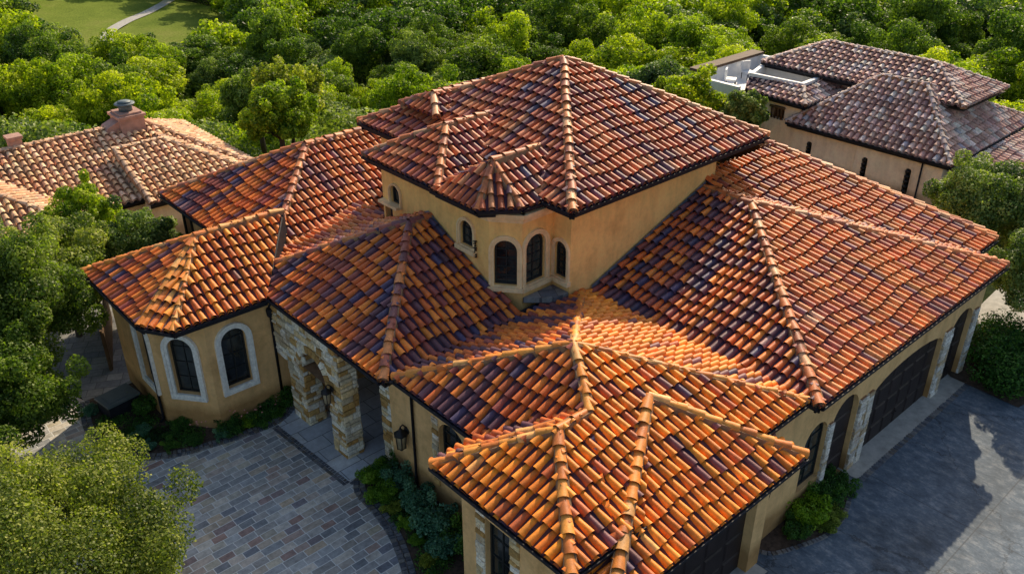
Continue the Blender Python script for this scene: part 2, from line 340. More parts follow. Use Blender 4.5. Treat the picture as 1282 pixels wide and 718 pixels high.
def caps(mb, p0, p1, r=.155, L=.40, pal='cap', seed=0, jit=1.0, seg=8, bed=True):
    """overlapping half-round cap tiles from the low end p0 to the high end p1"""
    p0, p1 = V(p0), V(p1); d = (p1-p0); T = d.length; d.normalize(); sd_ = d.cross(V((0, 0, 1))).normalized(); up = sd_.cross(d)
    if bed: # mortar bed
        q0, q1 = p0+up*.02, p1+up*.02; wv = sd_*(r*1.0); hh = up*.07
        mb.add([q0-wv-up*.1, q0-wv*.8+hh, q0+wv*.8+hh, q0+wv-up*.1, q1-wv-up*.1, q1-wv*.8+hh, q1+wv*.8+hh, q1+wv-up*.1], [(0, 1, 5, 4), (1, 2, 6, 5), (2, 3, 7, 6), (0, 3, 2, 1)], 1, (.3, .2, .13))
    nn = max(1, int(T/L))
    for k in range(nn):
        h = [hsh(k, seed+3.3, q) for q in range(6)]
        s0 = k*T/nn-.05; s1 = (k+1)*T/nn+.03
        off = sd_*((h[0]-.5)*.05*jit)+up*(.045+(h[1])*.02*jit); off2 = sd_*((h[2]-.5)*.05*jit)+up*.02
        c = V(pick(pal, h[3], .5))*(PALB*(.8+.4*h[4])); rr = r*.86*(1+.14*(h[5]-.5)); V0 = []; V1 = []; V2 = []
        for q in range(seg+1):
            t = PI*(-.08+1.16*q/seg); ct, sn = math.cos(t), math.sin(t)
            V0.append(p0+d*s0+off+sd_*(-ct*rr)+up*(sn*rr*.9)); V1.append(p0+d*s1+off2+sd_*(-ct*rr*.82)+up*(sn*rr*.74)); V2.append(p0+d*(s0+.01)+off+sd_*(-ct*(rr-.022))+up*(sn*(rr-.022)*.9))
        K = seg+1
        mb.add(V0+V1, [(q+1, q, K+q, K+q+1) for q in range(seg)], 0, tuple(c), True)
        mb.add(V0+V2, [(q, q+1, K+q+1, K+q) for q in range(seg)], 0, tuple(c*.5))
def gutter(mb, p, q, out, r=.075):
    """gutter hung under the eave p-q; out = horizontal outward normal"""
    p, q, out = V(p), V(q), V(out).normalized(); prof = [(-.05, .03), (.01, .01), (.02, -.09), (.08, -.12), (.14, -.085), (.15, .005), (.128, .005), (.122, -.07), (.08, -.095), (.03, -.07), (.02, .012)]
    vs = [b+out*x+V((0, 0, z)) for b in (p, q) for x, z in prof]; n = len(prof)
    mb.add(vs, [(k, k+1, n+k+1, n+k) for k in range(n-1)]+[tuple(range(n)), tuple(range(n, 2*n))[::-1]], 0, (1, 1, 1))
    # fascia board under it
    mb.add([p-out*.06+V((0, 0, .0)), q-out*.06+V((0, 0, .0)), q-out*.06+V((0, 0, -.26)), p-out*.06+V((0, 0, -.26)), p-out*.11+V((0, 0, .0)), q-out*.11, q-out*.11+V((0, 0, -.26)), p-out*.11+V((0, 0, -.26))], [(0, 1, 2, 3), (3, 2, 6, 7), (7, 6, 5, 4)], 0)
def roof(house, faces, hips, eaves, pal, name='roof', label=None, sp=.252, ex=.425, seed=0, tm='tile', cappal='cap', soff=None, zs=None, capr=.155, seg=6, valleys=(), rough=1.0):
    mb = MB()
    for k, fc in enumerate(faces):
        if isinstance(fc, dict): tile_face(mb, fc['poly'], fc.get('pal', pal), sp, ex, seg, seed+k*7.3, fc.get('polys'), rough=rough)
        else: tile_face(mb, fc, pal, sp, ex, seg, seed+k*7.3, rough=rough)
    r = mb.build(name, [M[tm], M['under']], house)
    if label: r['label'] = label
    if hips:
        cb = MB()
        for k, h in enumerate(hips): caps(cb, h[0], h[1], h[2] if len(h) > 2 else capr, .40, cappal, seed+k*3.1)
        cb.build('ridge_cap', [M[tm], M['mortar']], r)
    if eaves:
        for p, q, out in eaves: gb = MB(); gutter(gb, p, q, out); gb.build('gutter', M['metal'], r)
    if soff:
        sb = MB(); z = zs; sb.add([(x, y, z) for x, y in soff], [tuple(range(len(soff)))]); sb.build('soffit', M['soffit'], r)
    if valleys:
        vb = MB()
        for p, q, wd in valleys:
            p, q = V(p), V(q); d = (q-p).normalized(); sdv = d.cross(V((0, 0, 1))).normalized()*wd
            vb.add([p-sdv+V((0, 0, .06)), p+V((0, 0, .0)), p+sdv+V((0, 0, .06)), q-sdv+V((0, 0, .06)), q, q+sdv+V((0, 0, .06))], [(0, 1, 4, 3), (1, 2, 5, 4)])
        vb.build('valley_flashing', M['metal'], r)
    return r
def hip(z0, u0, u1, v0, v1, ru0, ru1, rv0, rv1, zr):
    """four faces of a hip roof; ridge box (ru0..ru1, rv0..rv1)"""
    a, b, c, d = (u0, v0, z0), (u1, v0, z0), (u1, v1, z0), (u0, v1, z0)
    ra, rb, rc, rd = (ru0, rv0, zr), (ru1, rv0, zr), (ru1, rv1, zr), (ru0, rv1, zr)
    def cl(l):
        o = []
        for p in l:
            if p not in o: o.append(p)
        return o
    return dict(S=cl([a, b, rb, ra]), E=cl([b, c, rc, rb]), N=cl([c, d, rd, rc]), W=cl([d, a, ra, rd]), a=a, b=b, c=c, d=d, ra=ra, rb=rb, rc=rc, rd=rd)

# ------------------------------------------------------------------ walls with openings
def outline(w_, zb, zs, rise, n=12, off=0.0):
    """arched (rise>0) or square outline in (x, z), centred on x=0"""
    h = w_/2+off; pts = [(-h, zb-off), (h, zb-off)]
    if rise > 0:
        for k in range(n+1):
            t = PI*k/n; pts.append((h*math.cos(t), zs+(rise+off)*math.sin(t)))
    else: pts += [(h, zs+off), (-h, zs+off)]
    return pts
class Wall:
    def __init__(s, p0, p1, z0, z1, ops=(), m='stucco', parent=None, name='wall', depth=.22, label=None, thick=.0):
        s.p0, s.p1 = V((*p0, 0)), V((*p1, 0)); s.L = (s.p1-s.p0).length; s.d = (s.p1-s.p0).normalized(); s.n = V((s.d.y, -s.d.x, 0))
        outer = [V((0, z0, 0)), V((s.L, z0, 0)), V((s.L, z1, 0)), V((0, z1, 0))]
        loops = [outer]; mb = MB()
        for o in ops:
            ol = outline(o['w'], o['zb'], o['zs'], o.get('rise', 0)); loops.append([V((x+o['x'], z, 0)) for x, z in ol][::-1])
        allp = [p for l in loops for p in l]; tr = tessellate_polygon(loops)
        mb.add([s.P(p.x, p.y) for p in allp], [tuple(t) for t in tr])
        for l in loops[1:]:
            k = len(l); mb.add([s.P(p.x, p.y) for p in l]+[s.P(p.x, p.y, -depth) for p in l], [(i, (i+1) % k, (i+1) % k+k, i+k) for i in range(k)])
        if thick > 0: # closed back and end faces
            mb.add([s.P(p.x, p.y, -thick) for p in allp], [tuple(t)[::-1] for t in tr]); mb.add([s.P(0, z0), s.P(0, z1), s.P(0, z1, -thick), s.P(0, z0, -thick), s.P(s.L, z0), s.P(s.L, z1), s.P(s.L, z1, -thick), s.P(s.L, z0, -thick)], [(0, 1, 2, 3), (7, 6, 5, 4), (1, 5, 6, 2)])
        s.o = mb.build(name, M[m], parent)
        if label: s.o['label'] = label
    def P(s, x, z, out=0.0): return s.p0+s.d*x+V((0, 0, z))+s.n*out
def ring(mb, wl, x, oi, oo, d0, d1, m=0, c=(1, 1, 1)):
    k = len(oi)
    vs = [wl.P(x+p[0], p[1], d1) for p in oi]+[wl.P(x+p[0], p[1], d1) for p in oo]+[wl.P(x+p[0], p[1], d0) for p in oi]+[wl.P(x+p[0], p[1], d0) for p in oo]
    fs = []
    for i in range(k):
        j = (i+1) % k; fs += [(i, j, k+j, k+i), (k+i, k+j, 3*k+j, 3*k+i), (j, i, 2*k+i, 2*k+j)]
    mb.add(vs, fs, m, c)
def window(wl, o, parent, depth=.16, trim=None, tw=.14, td=.05, nx=2, nz=3, label=None, sill=None, name='window'):
    x, w_, zb, zs, rise = o['x'], o['w'], o['zb'], o['zs'], o.get('rise', 0)
    fb = MB(); oi = outline(w_, zb, zs, rise, off=-.055); oo = outline(w_, zb, zs, rise)
    ring(fb, wl, x, oi, oo, -depth-.05, -depth+.02)
    top = zs+rise
    def bar(xa, xb, za, zb_):
        vs = [wl.P(xa, za, -depth+.005), wl.P(xb, za, -depth+.005), wl.P(xb, zb_, -depth+.005), wl.P(xa, zb_, -depth+.005), wl.P(xa, za, -depth-.03), wl.P(xb, za, -depth-.03), wl.P(xb, zb_, -depth-.03), wl.P(xa, zb_, -depth-.03)]
        fb.add(vs, [(0, 1, 2, 3), (0, 4, 5, 1), (1, 5, 6, 2), (2, 6, 7, 3), (3, 7, 4, 0)])
    for k in range(1, nx):
        xx = -w_/2+w_*k/nx; ht = zs+(rise*math.sqrt(max(0, 1-(xx/(w_/2))**2)) if rise else 0)
        bar(x+xx-.015, x+xx+.015, zb+.03, ht-.03)
    for k in range(1, nz+1):
        z = zb+(zs-zb)*k/nz
        if z < top-.12: bar(x-w_/2+.03, x+w_/2-.03, z-.013, z+.013)
    f = fb.build(name, M['frame'], parent)
    if label: f['label'] = label
    gb = MB(); gl = outline(w_, zb, zs, rise, off=-.02); gb.add([wl.P(x+p[0], p[1], -depth-.02) for p in gl], [tuple(range(len(gl)))]); gb.build('glass', M['glass'], f)
    if trim:
        tb = MB(); ring(tb, wl, x, outline(w_, zb, zs, rise, off=.002), outline(w_, zb, zs, rise, off=tw), -.03, td)
        ring(tb, wl, x, outline(w_, zb, zs, rise, off=tw*.62), outline(w_, zb, zs, rise, off=tw+.02), -.02, td+.03)
        tb.build('surround', M[trim], f)
    if sill:
        sb = MB(); xa, xb = x-w_/2-tw-.05, x+w_/2+tw+.05; vs = [wl.P(a, z, q) for z in (zb-.16, zb-.02) for a, q in ((xa, -.02), (xb, -.02), (xb, .14), (xa, .14))]
        sb.add(vs, [(0, 1, 2, 3), (7, 6, 5, 4), (3, 2, 6, 7), (2, 1, 5, 6), (0, 3, 7, 4)]); sb.build('sill', M[sill], f)
    return f
SCOL = [(.85, .74, .52), (.92, .86, .70), (.78, .60, .33), (.60, .38, .14), (.88, .78, .60), (.70, .60, .42), (.52, .30, .10), (.95, .90, .78)]
def stones(mb, wl, x0, x1, z0, z1, seed=0, mean=.30, skip=None, d=.05, cols=None):
    z = z0; r = random.Random(seed)
    while z < z1-.03:
        h = min(z1-z, r.choice((.10, .14, .17, .22))); x = x0
        while x < x1-.02:
            l = min(x1-x, mean*r.uniform(.5, 1.5)); xm, zm = x+l/2, z+h/2
            if x1-(x+l) < .07: l = x1-x
            if not (skip and skip(xm, zm)):
                g = .011; a0, a1, b0, b1 = x+g*(x > x0+.01), x+l-g*(x+l < x1-.01), z+g, z+h-g; e = .022
                q = d*r.uniform(.45, 1.25); j = lambda: r.uniform(-.012, .012)
                vs = [wl.P(a0, b0, -.03), wl.P(a1, b0, -.03), wl.P(a1, b1, -.03), wl.P(a0, b1, -.03), wl.P(a0, b0, q*.55), wl.P(a1, b0, q*.55), wl.P(a1, b1, q*.55), wl.P(a0, b1, q*.55),
                      wl.P(a0+e+j(), b0+e, q+j()), wl.P(a1-e+j(), b0+e+j()*.5, q+j()), wl.P(a1-e+j(), b1-e, q+j()), wl.P(a0+e+j(), b1-e+j()*.5, q+j())]
                c = V(r.choice(cols or SCOL))*r.uniform(.75, 1.12)
                mb.add(vs, [(0, 1, 5, 4), (1, 2, 6, 5), (2, 3, 7, 6), (3, 0, 4, 7), (4, 5, 9, 8), (5, 6, 10, 9), (6, 7, 11, 10), (7, 4, 8, 11), (8, 9, 10, 11)], 0, tuple(c))
            x += l
        z += h
class Pl:  # a bare plane helper for stone facing
    def __init__(s, p0, p1):
        s.p0, s.p1 = V((*p0, 0)), V((*p1, 0)); s.L = (s.p1-s.p0).length; s.d = (s.p1-s.p0).normalized(); s.n = V((s.d.y, -s.d.x, 0))
    P = Wall.P
def column(parent, u0, u1, v0, v1, z1, seed, name='stone_column', z0=0.0, d=.05, cols=None):
    mb = MB(); mb.box(u0+.02, u1-.02, v0+.02, v1-.02, z0, z1, 1)
    for k, (p, q) in enumerate((((u0, v1), (u0, v0)), ((u0, v0), (u1, v0)), ((u1, v0), (u1, v1)), ((u1, v1), (u0, v1)))):
        pl = Pl(p, q); stones(mb, pl, 0, pl.L, z0, z1, seed*9+k, d=d, cols=cols)
    return mb.build(name, [M['stone'], M['mortar']], parent)
def lantern(parent, wl, x, z, out=.2, s=1.0, label=None):
    mb = MB(); c = wl.P(x, z, out); t = Matrix.Translation(c)
    mb.tube([c+V((0, 0, -.24*s)), c+V((0, 0, -.22*s)), c+V((0, 0, .10*s)), c+V((0, 0, .14*s))], [.05*s, .10*s, .12*s, .13*s], 1, n=6)
    for k in range(6):
        a = 2*PI*k/6; v = V((math.cos(a), math.sin(a), 0)); mb.tube([c+v*.105*s+V((0, 0, -.23*s)), c+v*.135*s+V((0, 0, .13*s))], .012*s, 0, n=4)
    mb.tube([c+V((0, 0, .13*s)), c+V((0, 0, .16*s)), c+V((0, 0, .25*s)), c+V((0, 0, .33*s))], [.17*s, .16*s, .05*s, .012*s], 0, n=6)
    mb.tube([c+V((0, 0, -.23*s)), c+V((0, 0, -.27*s)), c+V((0, 0, -.33*s))], [.11*s, .06*s, .01*s], 0, n=6)
    b = wl.P(x, z, .0); mb.tube([c+V((0, 0, .33*s)), c+V((0, 0, .36*s))+(b-c)*.4, b+V((0, 0, .22*s)), b+V((0, 0, .1*s))], .018*s, 0, n=5)
    mb.tube([b+wl.n*.002+V((0, 0, .15*s)), b+wl.n*.03+V((0, 0, .15*s))], .09*s, 0, n=8)
    o = mb.build('wall_lantern', [M['iron'], M['amber']], parent)
    if label: o['label'] = label
def downspout(parent, wl, x, z0, z1, out=.07, head=True):
    mb = MB(); p = lambda q, z: wl.P(x, z, q)
    mb.tube([p(.45, z1+.25), p(.40, z1+.1), p(out, z1-.25), p(out, z0+.15), p(out+.12, z0+.05)], .045, 0, n=8)
    if head: mb.tube([p(out, z1-.62), p(out, z1-.55), p(out, z1-.35), p(out, z1-.3)], [.06, .11, .13, .10], 0, n=6)
    mb.build('downspout', M['metal'], parent)

# ================================================================== MAIN HOUSE
H = empty('tile_roofed_house', (14, 12, 0))
tag(H, 'large ochre stucco villa with many orange barrel tile hip roofs and a central tower', 'house')
Hi = Matrix.Translation((-14, -12, 0))
HROOT = H
class Off:  # parts are authored in world coordinates
    pass
_objs_before = set(COL.objects)

# ---- tower roof
zT = 7.4
t = hip(zT, 15.66, 24.75, 14.88, 25.0, 20.3, 20.4, 19.9, 20.0, 9.68)
roof(H, [t['S'], t['E'], t['N'], t['W']], [(t['a'], t['ra'], .17), (t['b'], t['rb'], .17), (t['c'], t['rc']), (t['d'], t['rd'], .17)],
     [(t['a'], t['b'], (0, -1, 0)), (t['b'], t['c'], (1, 0, 0)), (t['d'], t['a'], (-1, 0, 0)), (t['c'], t['d'], (0, 1, 0))], 'tower', 'highest pyramid roof over the tower', seed=1,
     soff=[(15.7, 14.92), (24.7, 14.92), (24.7, 24.95), (15.7, 24.95)], zs=zT-.20)
# rear dormer roof peeping over the left slope
t = hip(8.12, 16.6, 21, 21.9, 23.8, 17.2, 21, 22.8, 22.85, 8.52)
roof(H, [t['S'], t['W'], t['N']], [(t['a'], t['ra']), (t['ra'], t['rb']), (t['d'], t['rd'])], [], 'tower', 'small rear roof behind the tower slope', seed=2)
# bump-out roof (rear part)
b = hip(7.36, 14.03, 18.6, 18.62, 22.3, 15.8, 18.6, 20.4, 20.5, 8.35)
roof(H, [b['W'], b['S'], b['N']], [(b['a'], b['ra'], .15), (b['d'], b['rd']), (b['ra'], b['rb'])], [(b['d'], (14.03, 18.5, 7.36), (-1, 0, 0)), (b['d'], (15.66, 22.3, 7.36), (0, 1, 0))], 'tower', 'hipped roof over the tower bump-out', seed=3,
     soff=[(14.05, 17.0), (16.0, 17.0), (16.0, 22.25), (14.05, 22.25)], zs=7.17, valleys=[((14.3, 18.55, 7.42), (15.75, 20.4, 8.1), .0)][:0])
# bay roof (chamfered)
zB = 7.33; c1, c2, c3, c0 = (13.97, 16.78, zB), (14.90, 16.07, zB), (16.3, 16.0, zB), (13.97, 18.75, zB); pk = (15.1, 17.45, 8.22); rk = (16.9, 17.5, 8.22)
roof(H, [[c0, c1, pk], [c1, c2, pk], [c2, c3, (16.9, 16.6, 7.72), rk, pk], [(16.5, 19.2, zB), c0, pk, rk]], [(c1, pk, .13), (c2, pk, .13), (pk, rk, .14)],
     [(c0, c1, (-1, 0, 0)), (c1, c2, (-.6, -.8, 0)), (c2, (15.7, 16.02, zB), (0, -1, 0))], 'tower', 'small chamfered roof over the window bay', seed=4, soff=[(13.99, 18.5), (13.99, 16.8), (14.92, 16.1), (16.3, 16.1), (16.3, 18.5)], zs=zB-.19)

# ---- entry roof (V2)
z4 = 4.2
e = hip(z4, 9.87, 14.6, 15.75, 23.36, 13.62, 14.6, 19.5, 19.6, 6.10)
roof(H, [e['W'], e['S'], dict(poly=[(14.42, 22.3, 4.95), (9.87, 23.36, 4.2), (13.62, 19.55, 6.10), (14.42, 19.55, 6.15)], pal='side'), dict(poly=[(14.95, 24.7, 4.75), (9.87, 23.36, 4.2), (14.42, 22.3, 4.95), (14.9, 22.4, 5.0)], pal='side')], [(e['a'], e['ra'], .16), (e['d'], e['rd'], .16), (e['ra'], e['rb'], .16)], [(e['d'], e['a'], (-1, 0, 0))], 'mixed', 'entry roof with purple and orange tiles', seed=11, cappal='capm',
     soff=[(9.9, 15.7), (14.5, 15.7), (14.5, 23.3), (9.9, 23.3)], zs=z4-.203, valleys=[((9.9, 15.68, 4.2), (15.6, 15.68, 4.2), .22)])
# ---- centre front roof with the shared front slope
zA = 4.2; A = lambda u, v: (u, v, zA+.40*(v-8.1))
ap3 = (12.85, 12.0, A(0, 12.0)[2]); F3 = A(10.2, 8.1); R3 = (17.0, 8.1, zA); L3 = (10.17, 15.62, zA); B3 = (17.0, 15.62, zA)
F5 = A(8.85, 8.1); L5 = (8.85, 12.34, zA); ap5 = (10.85, 10.5, A(0, 10.5)[2]); Q5 = (11.84, 10.5, A(0, 10.5)[2])
ap6 = A(13.35, 10.08); z6 = 3.76; R6 = (15.66, 7.26, z6); L6 = (9.08, 7.26, z6); G1 = A(10.9, 8.1); G2 = A(15.1, 8.1)
roof(H, [dict(poly=[F5, R3, ap3], polys=[[F5, G1, ap6, ap5], [ap6, G2, R3, ap3], [ap5, ap6, Q5], [Q5, ap6, ap3]], pal='front'),
         dict(poly=[L3, F3, ap3], pal='mixed'), dict(poly=[R3, B3, ap3], pal='front'), dict(poly=[B3, L3, ap3], pal='mixed'),
         dict(poly=[L5, F5, ap5], pal='front'), dict(poly=[(12.0, 12.34, zA), L5, ap5, Q5], pal='mixed')],
     [((9.25, 12.2, 4.27), (11.0, 10.72, 5.12), .13), (L3, ap3, .15), (Q5, ap3, .15), (R3, ap3, .13), (B3, ap3, .14), (F5, ap5, .16), (L5, ap5, .15), (ap5, Q5, .14)],
     [(L3, (10.17, 12.34, zA), (-1, 0, 0)), (L5, F5, (-1, 0, 0)), (F5, G1, (0, -1, 0)), (G2, R3, (0, -1, 0)), ((10.0, 12.34, zA), L5, (0, 1, 0))], 'front', 'bright orange front roof', cappal='capf', seed=21,
     soff=[(8.9, 8.15), (16.95, 8.15), (16.95, 15.5), (10.2, 15.5), (10.2, 12.3), (8.9, 12.3)], zs=zA-.207)
# ---- garage front roof (V6)
roof(H, [[L6, R6, ap6], [(9.08, 8.0, z6), L6, ap6, (13.35, 10.2, ap6[2]-.05)], [R6, (15.66, 8.3, z6), (13.9, 10.08, ap6[2]-.3), ap6]], [((L6[0], L6[1], L6[2]+.06), (ap6[0], ap6[1], ap6[2]+.05), .17), ((R6[0], R6[1], R6[2]+.04), (ap6[0], ap6[1], ap6[2]+.05), .16)],
     [(L6, R6, (0, -1, 0)), (R6, (15.66, 8.0, z6), (1, 0, 0))], 'front', 'lower garage roof at the front corner', cappal='capf', seed=31, soff=[(9.1, 7.3), (15.6, 7.3), (15.6, 9), (9.1, 9)], zs=z6-.2)
# ---- right wing roof (V4)
r4 = hip(z4+.004, 17.08, 28.0, 7.78, 19, 22.2, 22.3, 13.55, 19, 6.12)
roof(H, [r4['S'], dict(poly=[(17.08, 15.4, z4+.004), r4['a'], r4['ra'], (22.2, 15.4, 6.12)], pal='mixed'), [r4['b'], (28.0, 15.4, z4+.004), (22.3, 15.4, 6.12), r4['rb']]],
     [(r4['a'], r4['ra'], .17), (r4['b'], r4['rb'], .17), (r4['ra'], (22.25, 15.35, 6.12), .15)],
     [(r4['a'], r4['b'], (0, -1, 0)), ((17.08, 15.4, z4+.004), r4['a'], (-1, 0, 0))], 'side', 'wide right wing roof', seed=41,
     soff=[(17.1, 7.8), (27.95, 7.8), (27.95, 15), (17.1, 15)], zs=z4-.211)
# ---- rear right roof (V9)
R9 = (29.7, 8.8, z4); X9 = (26.55, 15.65, 6.42); s9 = (6.6-z4)/(15.75-8.8)
roof(H, [[(22.32, 8.8, z4), R9, X9, (22.32, 15.65, 6.42)], [R9, (29.7, 24, z4), (26.55, 24, 6.42), X9]], [(R9, X9, .17), ((29.95, 8.95, z4+.0), (26.85, 15.8, 6.32), .15), (X9, (26.55, 24, 6.42), .15)],
     [((27.9, 8.8, z4), R9, (0, -1, 0)), (R9, (29.7, 24, z4), (1, 0, 0))], 'side', 'rear right roof behind the wing', seed=51, soff=[(23, 8.85), (29.65, 8.85), (29.65, 24), (23, 24)], zs=z4-.215)
# ---- rear left roof (V7)
r7 = hip(z4, 10.7, 20, 23.2, 31.2, 14.7, 20, 27.15, 27.25, 6.22)
roof(H, [dict(poly=r7['W'], pal='mixed'), r7['S'], r7['N']], [(r7['a'], r7['ra'], .16), (r7['d'], r7['rd'], .17), (r7['ra'], r7['rb'], .17)],
     [(r7['d'], r7['a'], (-1, 0, 0))], 'side', 'rear left roof beside the neighbouring house', seed=61, soff=[(10.75, 23.3), (20, 23.3), (20, 31.1), (10.75, 31.1)], zs=z4-.21)
# ---- left bay roof (V8)
a8, b8, c8, d8, e8 = (6.40, 26.8, z4), (6.40, 22.45, z4), (6.95, 21.55, z4), (9.80, 21.50, z4), (9.3, 26.8, z4)
p8 = (9.03, 24.15, 5.5); q8 = (11.9, 24.05, 5.5)
roof(H, [dict(poly=[a8, b8, p8], pal='mixed'), [b8, c8, p8], [c8, d8, (10.6, 22.5, 4.72), q8, p8], [(12, 26.8, z4), a8, p8, (12, 24.1, 5.5)]], [(a8, p8, .15), (b8, p8, .14), (c8, p8, .12), (p8, q8, .15)],
     [(a8, b8, (-1, 0, 0)), (b8, c8, (-.85, -.5, 0)), (c8, d8, (0, -1, 0))], 'bay', 'bright roof over the left corner bay', cappal='capf', seed=71, soff=[(6.45, 26.8), (6.45, 22.5), (7.0, 21.6), (10.6, 21.6), (10.6, 26.8)], zs=z4-.206)
fl = MB(); pts = [(9.83, 21.5, 4.25), (10.62, 22.5, 4.76), (11.92, 24.05, 5.54)]
for p, q in zip(pts, pts[1:]):
    fl.add([(p[0], p[1], p[2]), (q[0], q[1], q[2]), (q[0]+.04, q[1], q[2]-.02), (p[0]+.04, p[1], p[2]-.02), (p[0]+.04, p[1], 4.0), (q[0]+.04, q[1], 4.0)], [(0, 1, 2, 3), (3, 2, 5, 4)])
fl.build('roof_edge_flashing', M['metal'], H)

# ---- tower walls
zb0 = 3.6
tw1 = Wall((14.4, 22.0), (14.4, 16.83), zb0, 7.3, [dict(x=.72, w=.50, zb=5.92, zs=6.30, rise=.25), dict(x=4.20, w=.58, zb=5.74, zs=6.25, rise=.29), dict(x=22-21.72, w=.40, zb=5.0, zs=5.85, rise=0)], m='tstucco', parent=H)
window(tw1, dict(x=.72, w=.50, zb=5.92, zs=6.30, rise=.25), H, depth=.09, trim='mould', tw=.05, nx=2, nz=1, label='small arched window above the ledge at the far end of the tower')
window(tw1, dict(x=4.20, w=.58, zb=5.74, zs=6.25, rise=.29), H, depth=.09, trim='mould', tw=.09, nx=2, nz=2, sill='mould', label='small arched window with a sill on the tower bump-out')
nb = MB(); pl = tw1; vs = [pl.P(.02, 5.0, -.2), pl.P(.55, 5.0, -.2), pl.P(.55, 5.86, -.2), pl.P(.02, 5.86, -.2)]; nb.add(vs, [(0, 1, 2, 3)]); nb.build('wall_niche', M['under'], H)
nb = MB()
nb.add([pl.P(a, z, q) for z in (5.84, 5.93) for a, q in ((.02, -.02), (1.0, -.02), (1.0, .22), (.02, .22))], [(0, 1, 2, 3), (7, 6, 5, 4), (3, 2, 6, 7), (2, 1, 5, 6), (0, 3, 7, 4)]); nb.build('ledge', M['mould'], H)
tw2 = Wall((14.4, 16.83), (14.98, 16.1), zb0, 7.3, [dict(x=.466, w=.66, zb=4.88, zs=5.98, rise=.33)], m='tstucco', parent=H)
window(tw2, dict(x=.466, w=.66, zb=4.88, zs=5.98, rise=.33), H, depth=.10, trim='mould', tw=.13, nx=2, nz=4, sill='mould', label='tall arched window on the chamfered face of the bay')
tw3 = Wall((14.98, 16.1), (16.2, 16.1), zb0, 7.3, [dict(x=.50, w=.76, zb=4.88, zs=6.0, rise=.38)], m='tstucco', parent=H)
window(tw3, dict(x=.50, w=.76, zb=4.88, zs=6.0, rise=.38), H, depth=.10, trim='mould', tw=.13, nx=2, nz=4, sill='mould', label='tall arched window on the right face of the bay')
tw4 = Wall((16.2, 16.1), (16.2, 15.4), zb0, 7.3, [dict(x=.33, w=.50, zb=4.88, zs=5.75, rise=.28)], m='tstucco', parent=H)
window(tw4, dict(x=.33, w=.50, zb=4.88, zs=5.75, rise=.28), H, depth=.10, trim='mould', tw=.10, nx=2, nz=4, sill='mould', label='narrow arched window in the recess beside the bay')
Wall((16.2, 15.4), (22.85, 15.4), zb0, 7.3, m='tstucco', parent=H)
Wall((22.85, 15.4), (22.85, 24.6), zb0, 7.3, m='tstucco', parent=H); Wall((22.85, 24.6), (16.2, 24.6), zb0, 7.3, m='tstucco', parent=H)
Wall((16.2, 24.6), (16.2, 22.0), zb0, 7.3, m='tstucco', parent=H); Wall((16.2, 22.0), (14.4, 22.0), zb0, 7.3, m='tstucco', parent=H)
# cornice mouldings under the bay roof
cb = MB()
path = [(14.4, 18.9), (14.4, 16.83), (14.98, 16.1), (16.2, 16.1)]
for (z0, z1, o) in ((6.86, 6.96, .06), (6.96, 7.05, .12), (7.05, 7.16, .19)):
    for k in range(3):
        pl = Pl(path[k], path[k+1]); ex_ = o*.42
        vs = [pl.P(a, z, q) for z in (z0, z1) for a, q in ((-ex_*(k > 0), -.02), (pl.L+ex_*(k < 2), -.02), (pl.L+ex_*(k < 2), o), (-ex_*(k > 0), o))]
        cb.add(vs, [(0, 1, 2, 3), (7, 6, 5, 4), (3, 2, 6, 7), (2, 1, 5, 6), (0, 3, 7, 4)])
cb.build('cornice', M['mould'], H)
ib = MB()  # iron plant bracket by the small window
for k in range(8): ib.tube([tw1.P(4.62+.03*math.sin(k*2), 5.55+.07*k, .03), tw1.P(4.62+.05*math.cos(k*2.4), 5.58+.07*k, .12)], [.035, .012], 0, n=5)
ib.build('iron_bracket', M['iron'], H)
fb = MB(); fb.prism([(15.0, 16.07), (16.18, 16.07), (16.18, 15.42), (15.7, 15.42)], 4.35, 4.52); fb.build('flagstone_ledge', M['flag'], H)
# step flashing where roofs meet the tower
fb = MB()
for p, q in (((14.38, 16.85, 4.78), (14.38, 19.55, 6.15)), ((14.38, 19.55, 6.15), (14.38, 22.0, 4.92))):
    fb.add([V(p)+V((-.03, 0, -.1)), V(q)+V((-.03, 0, -.1)), V(q)+V((-.03, 0, .14)), V(p)+V((-.03, 0, .14)), V(q)+V((-.14, 0, .03)), V(p)+V((-.14, 0, .03))], [(0, 1, 2, 3), (0, 1, 4, 5)])
fb.build('step_flashing', M['zinc'], H); fb = MB()
p, q = (17.1, 15.37, 4.30), (22.3, 15.37, 6.2)
fb.add([V(p)+V((0, -.03, -.1)), V(q)+V((0, -.03, -.1)), V(q)+V((0, -.03, .14)), V(p)+V((0, -.03, .14))], [(0, 1, 2, 3)])
fb.build('step_flashing', M['zinc'], H)

# ---- entry walls and stone porch
uE = 10.42
sk_ = lambda x, z: False
col1 = column(H, 10.05, 10.62, 20.42, 21.26, 2.6, 1); col2 = column(H, 10.05, 10.60, 18.28, 18.95, 3.6, 2)
col1['label'] = 'left stone column of the arched porch'; col2['label'] = 'right stone column of the arched porch'
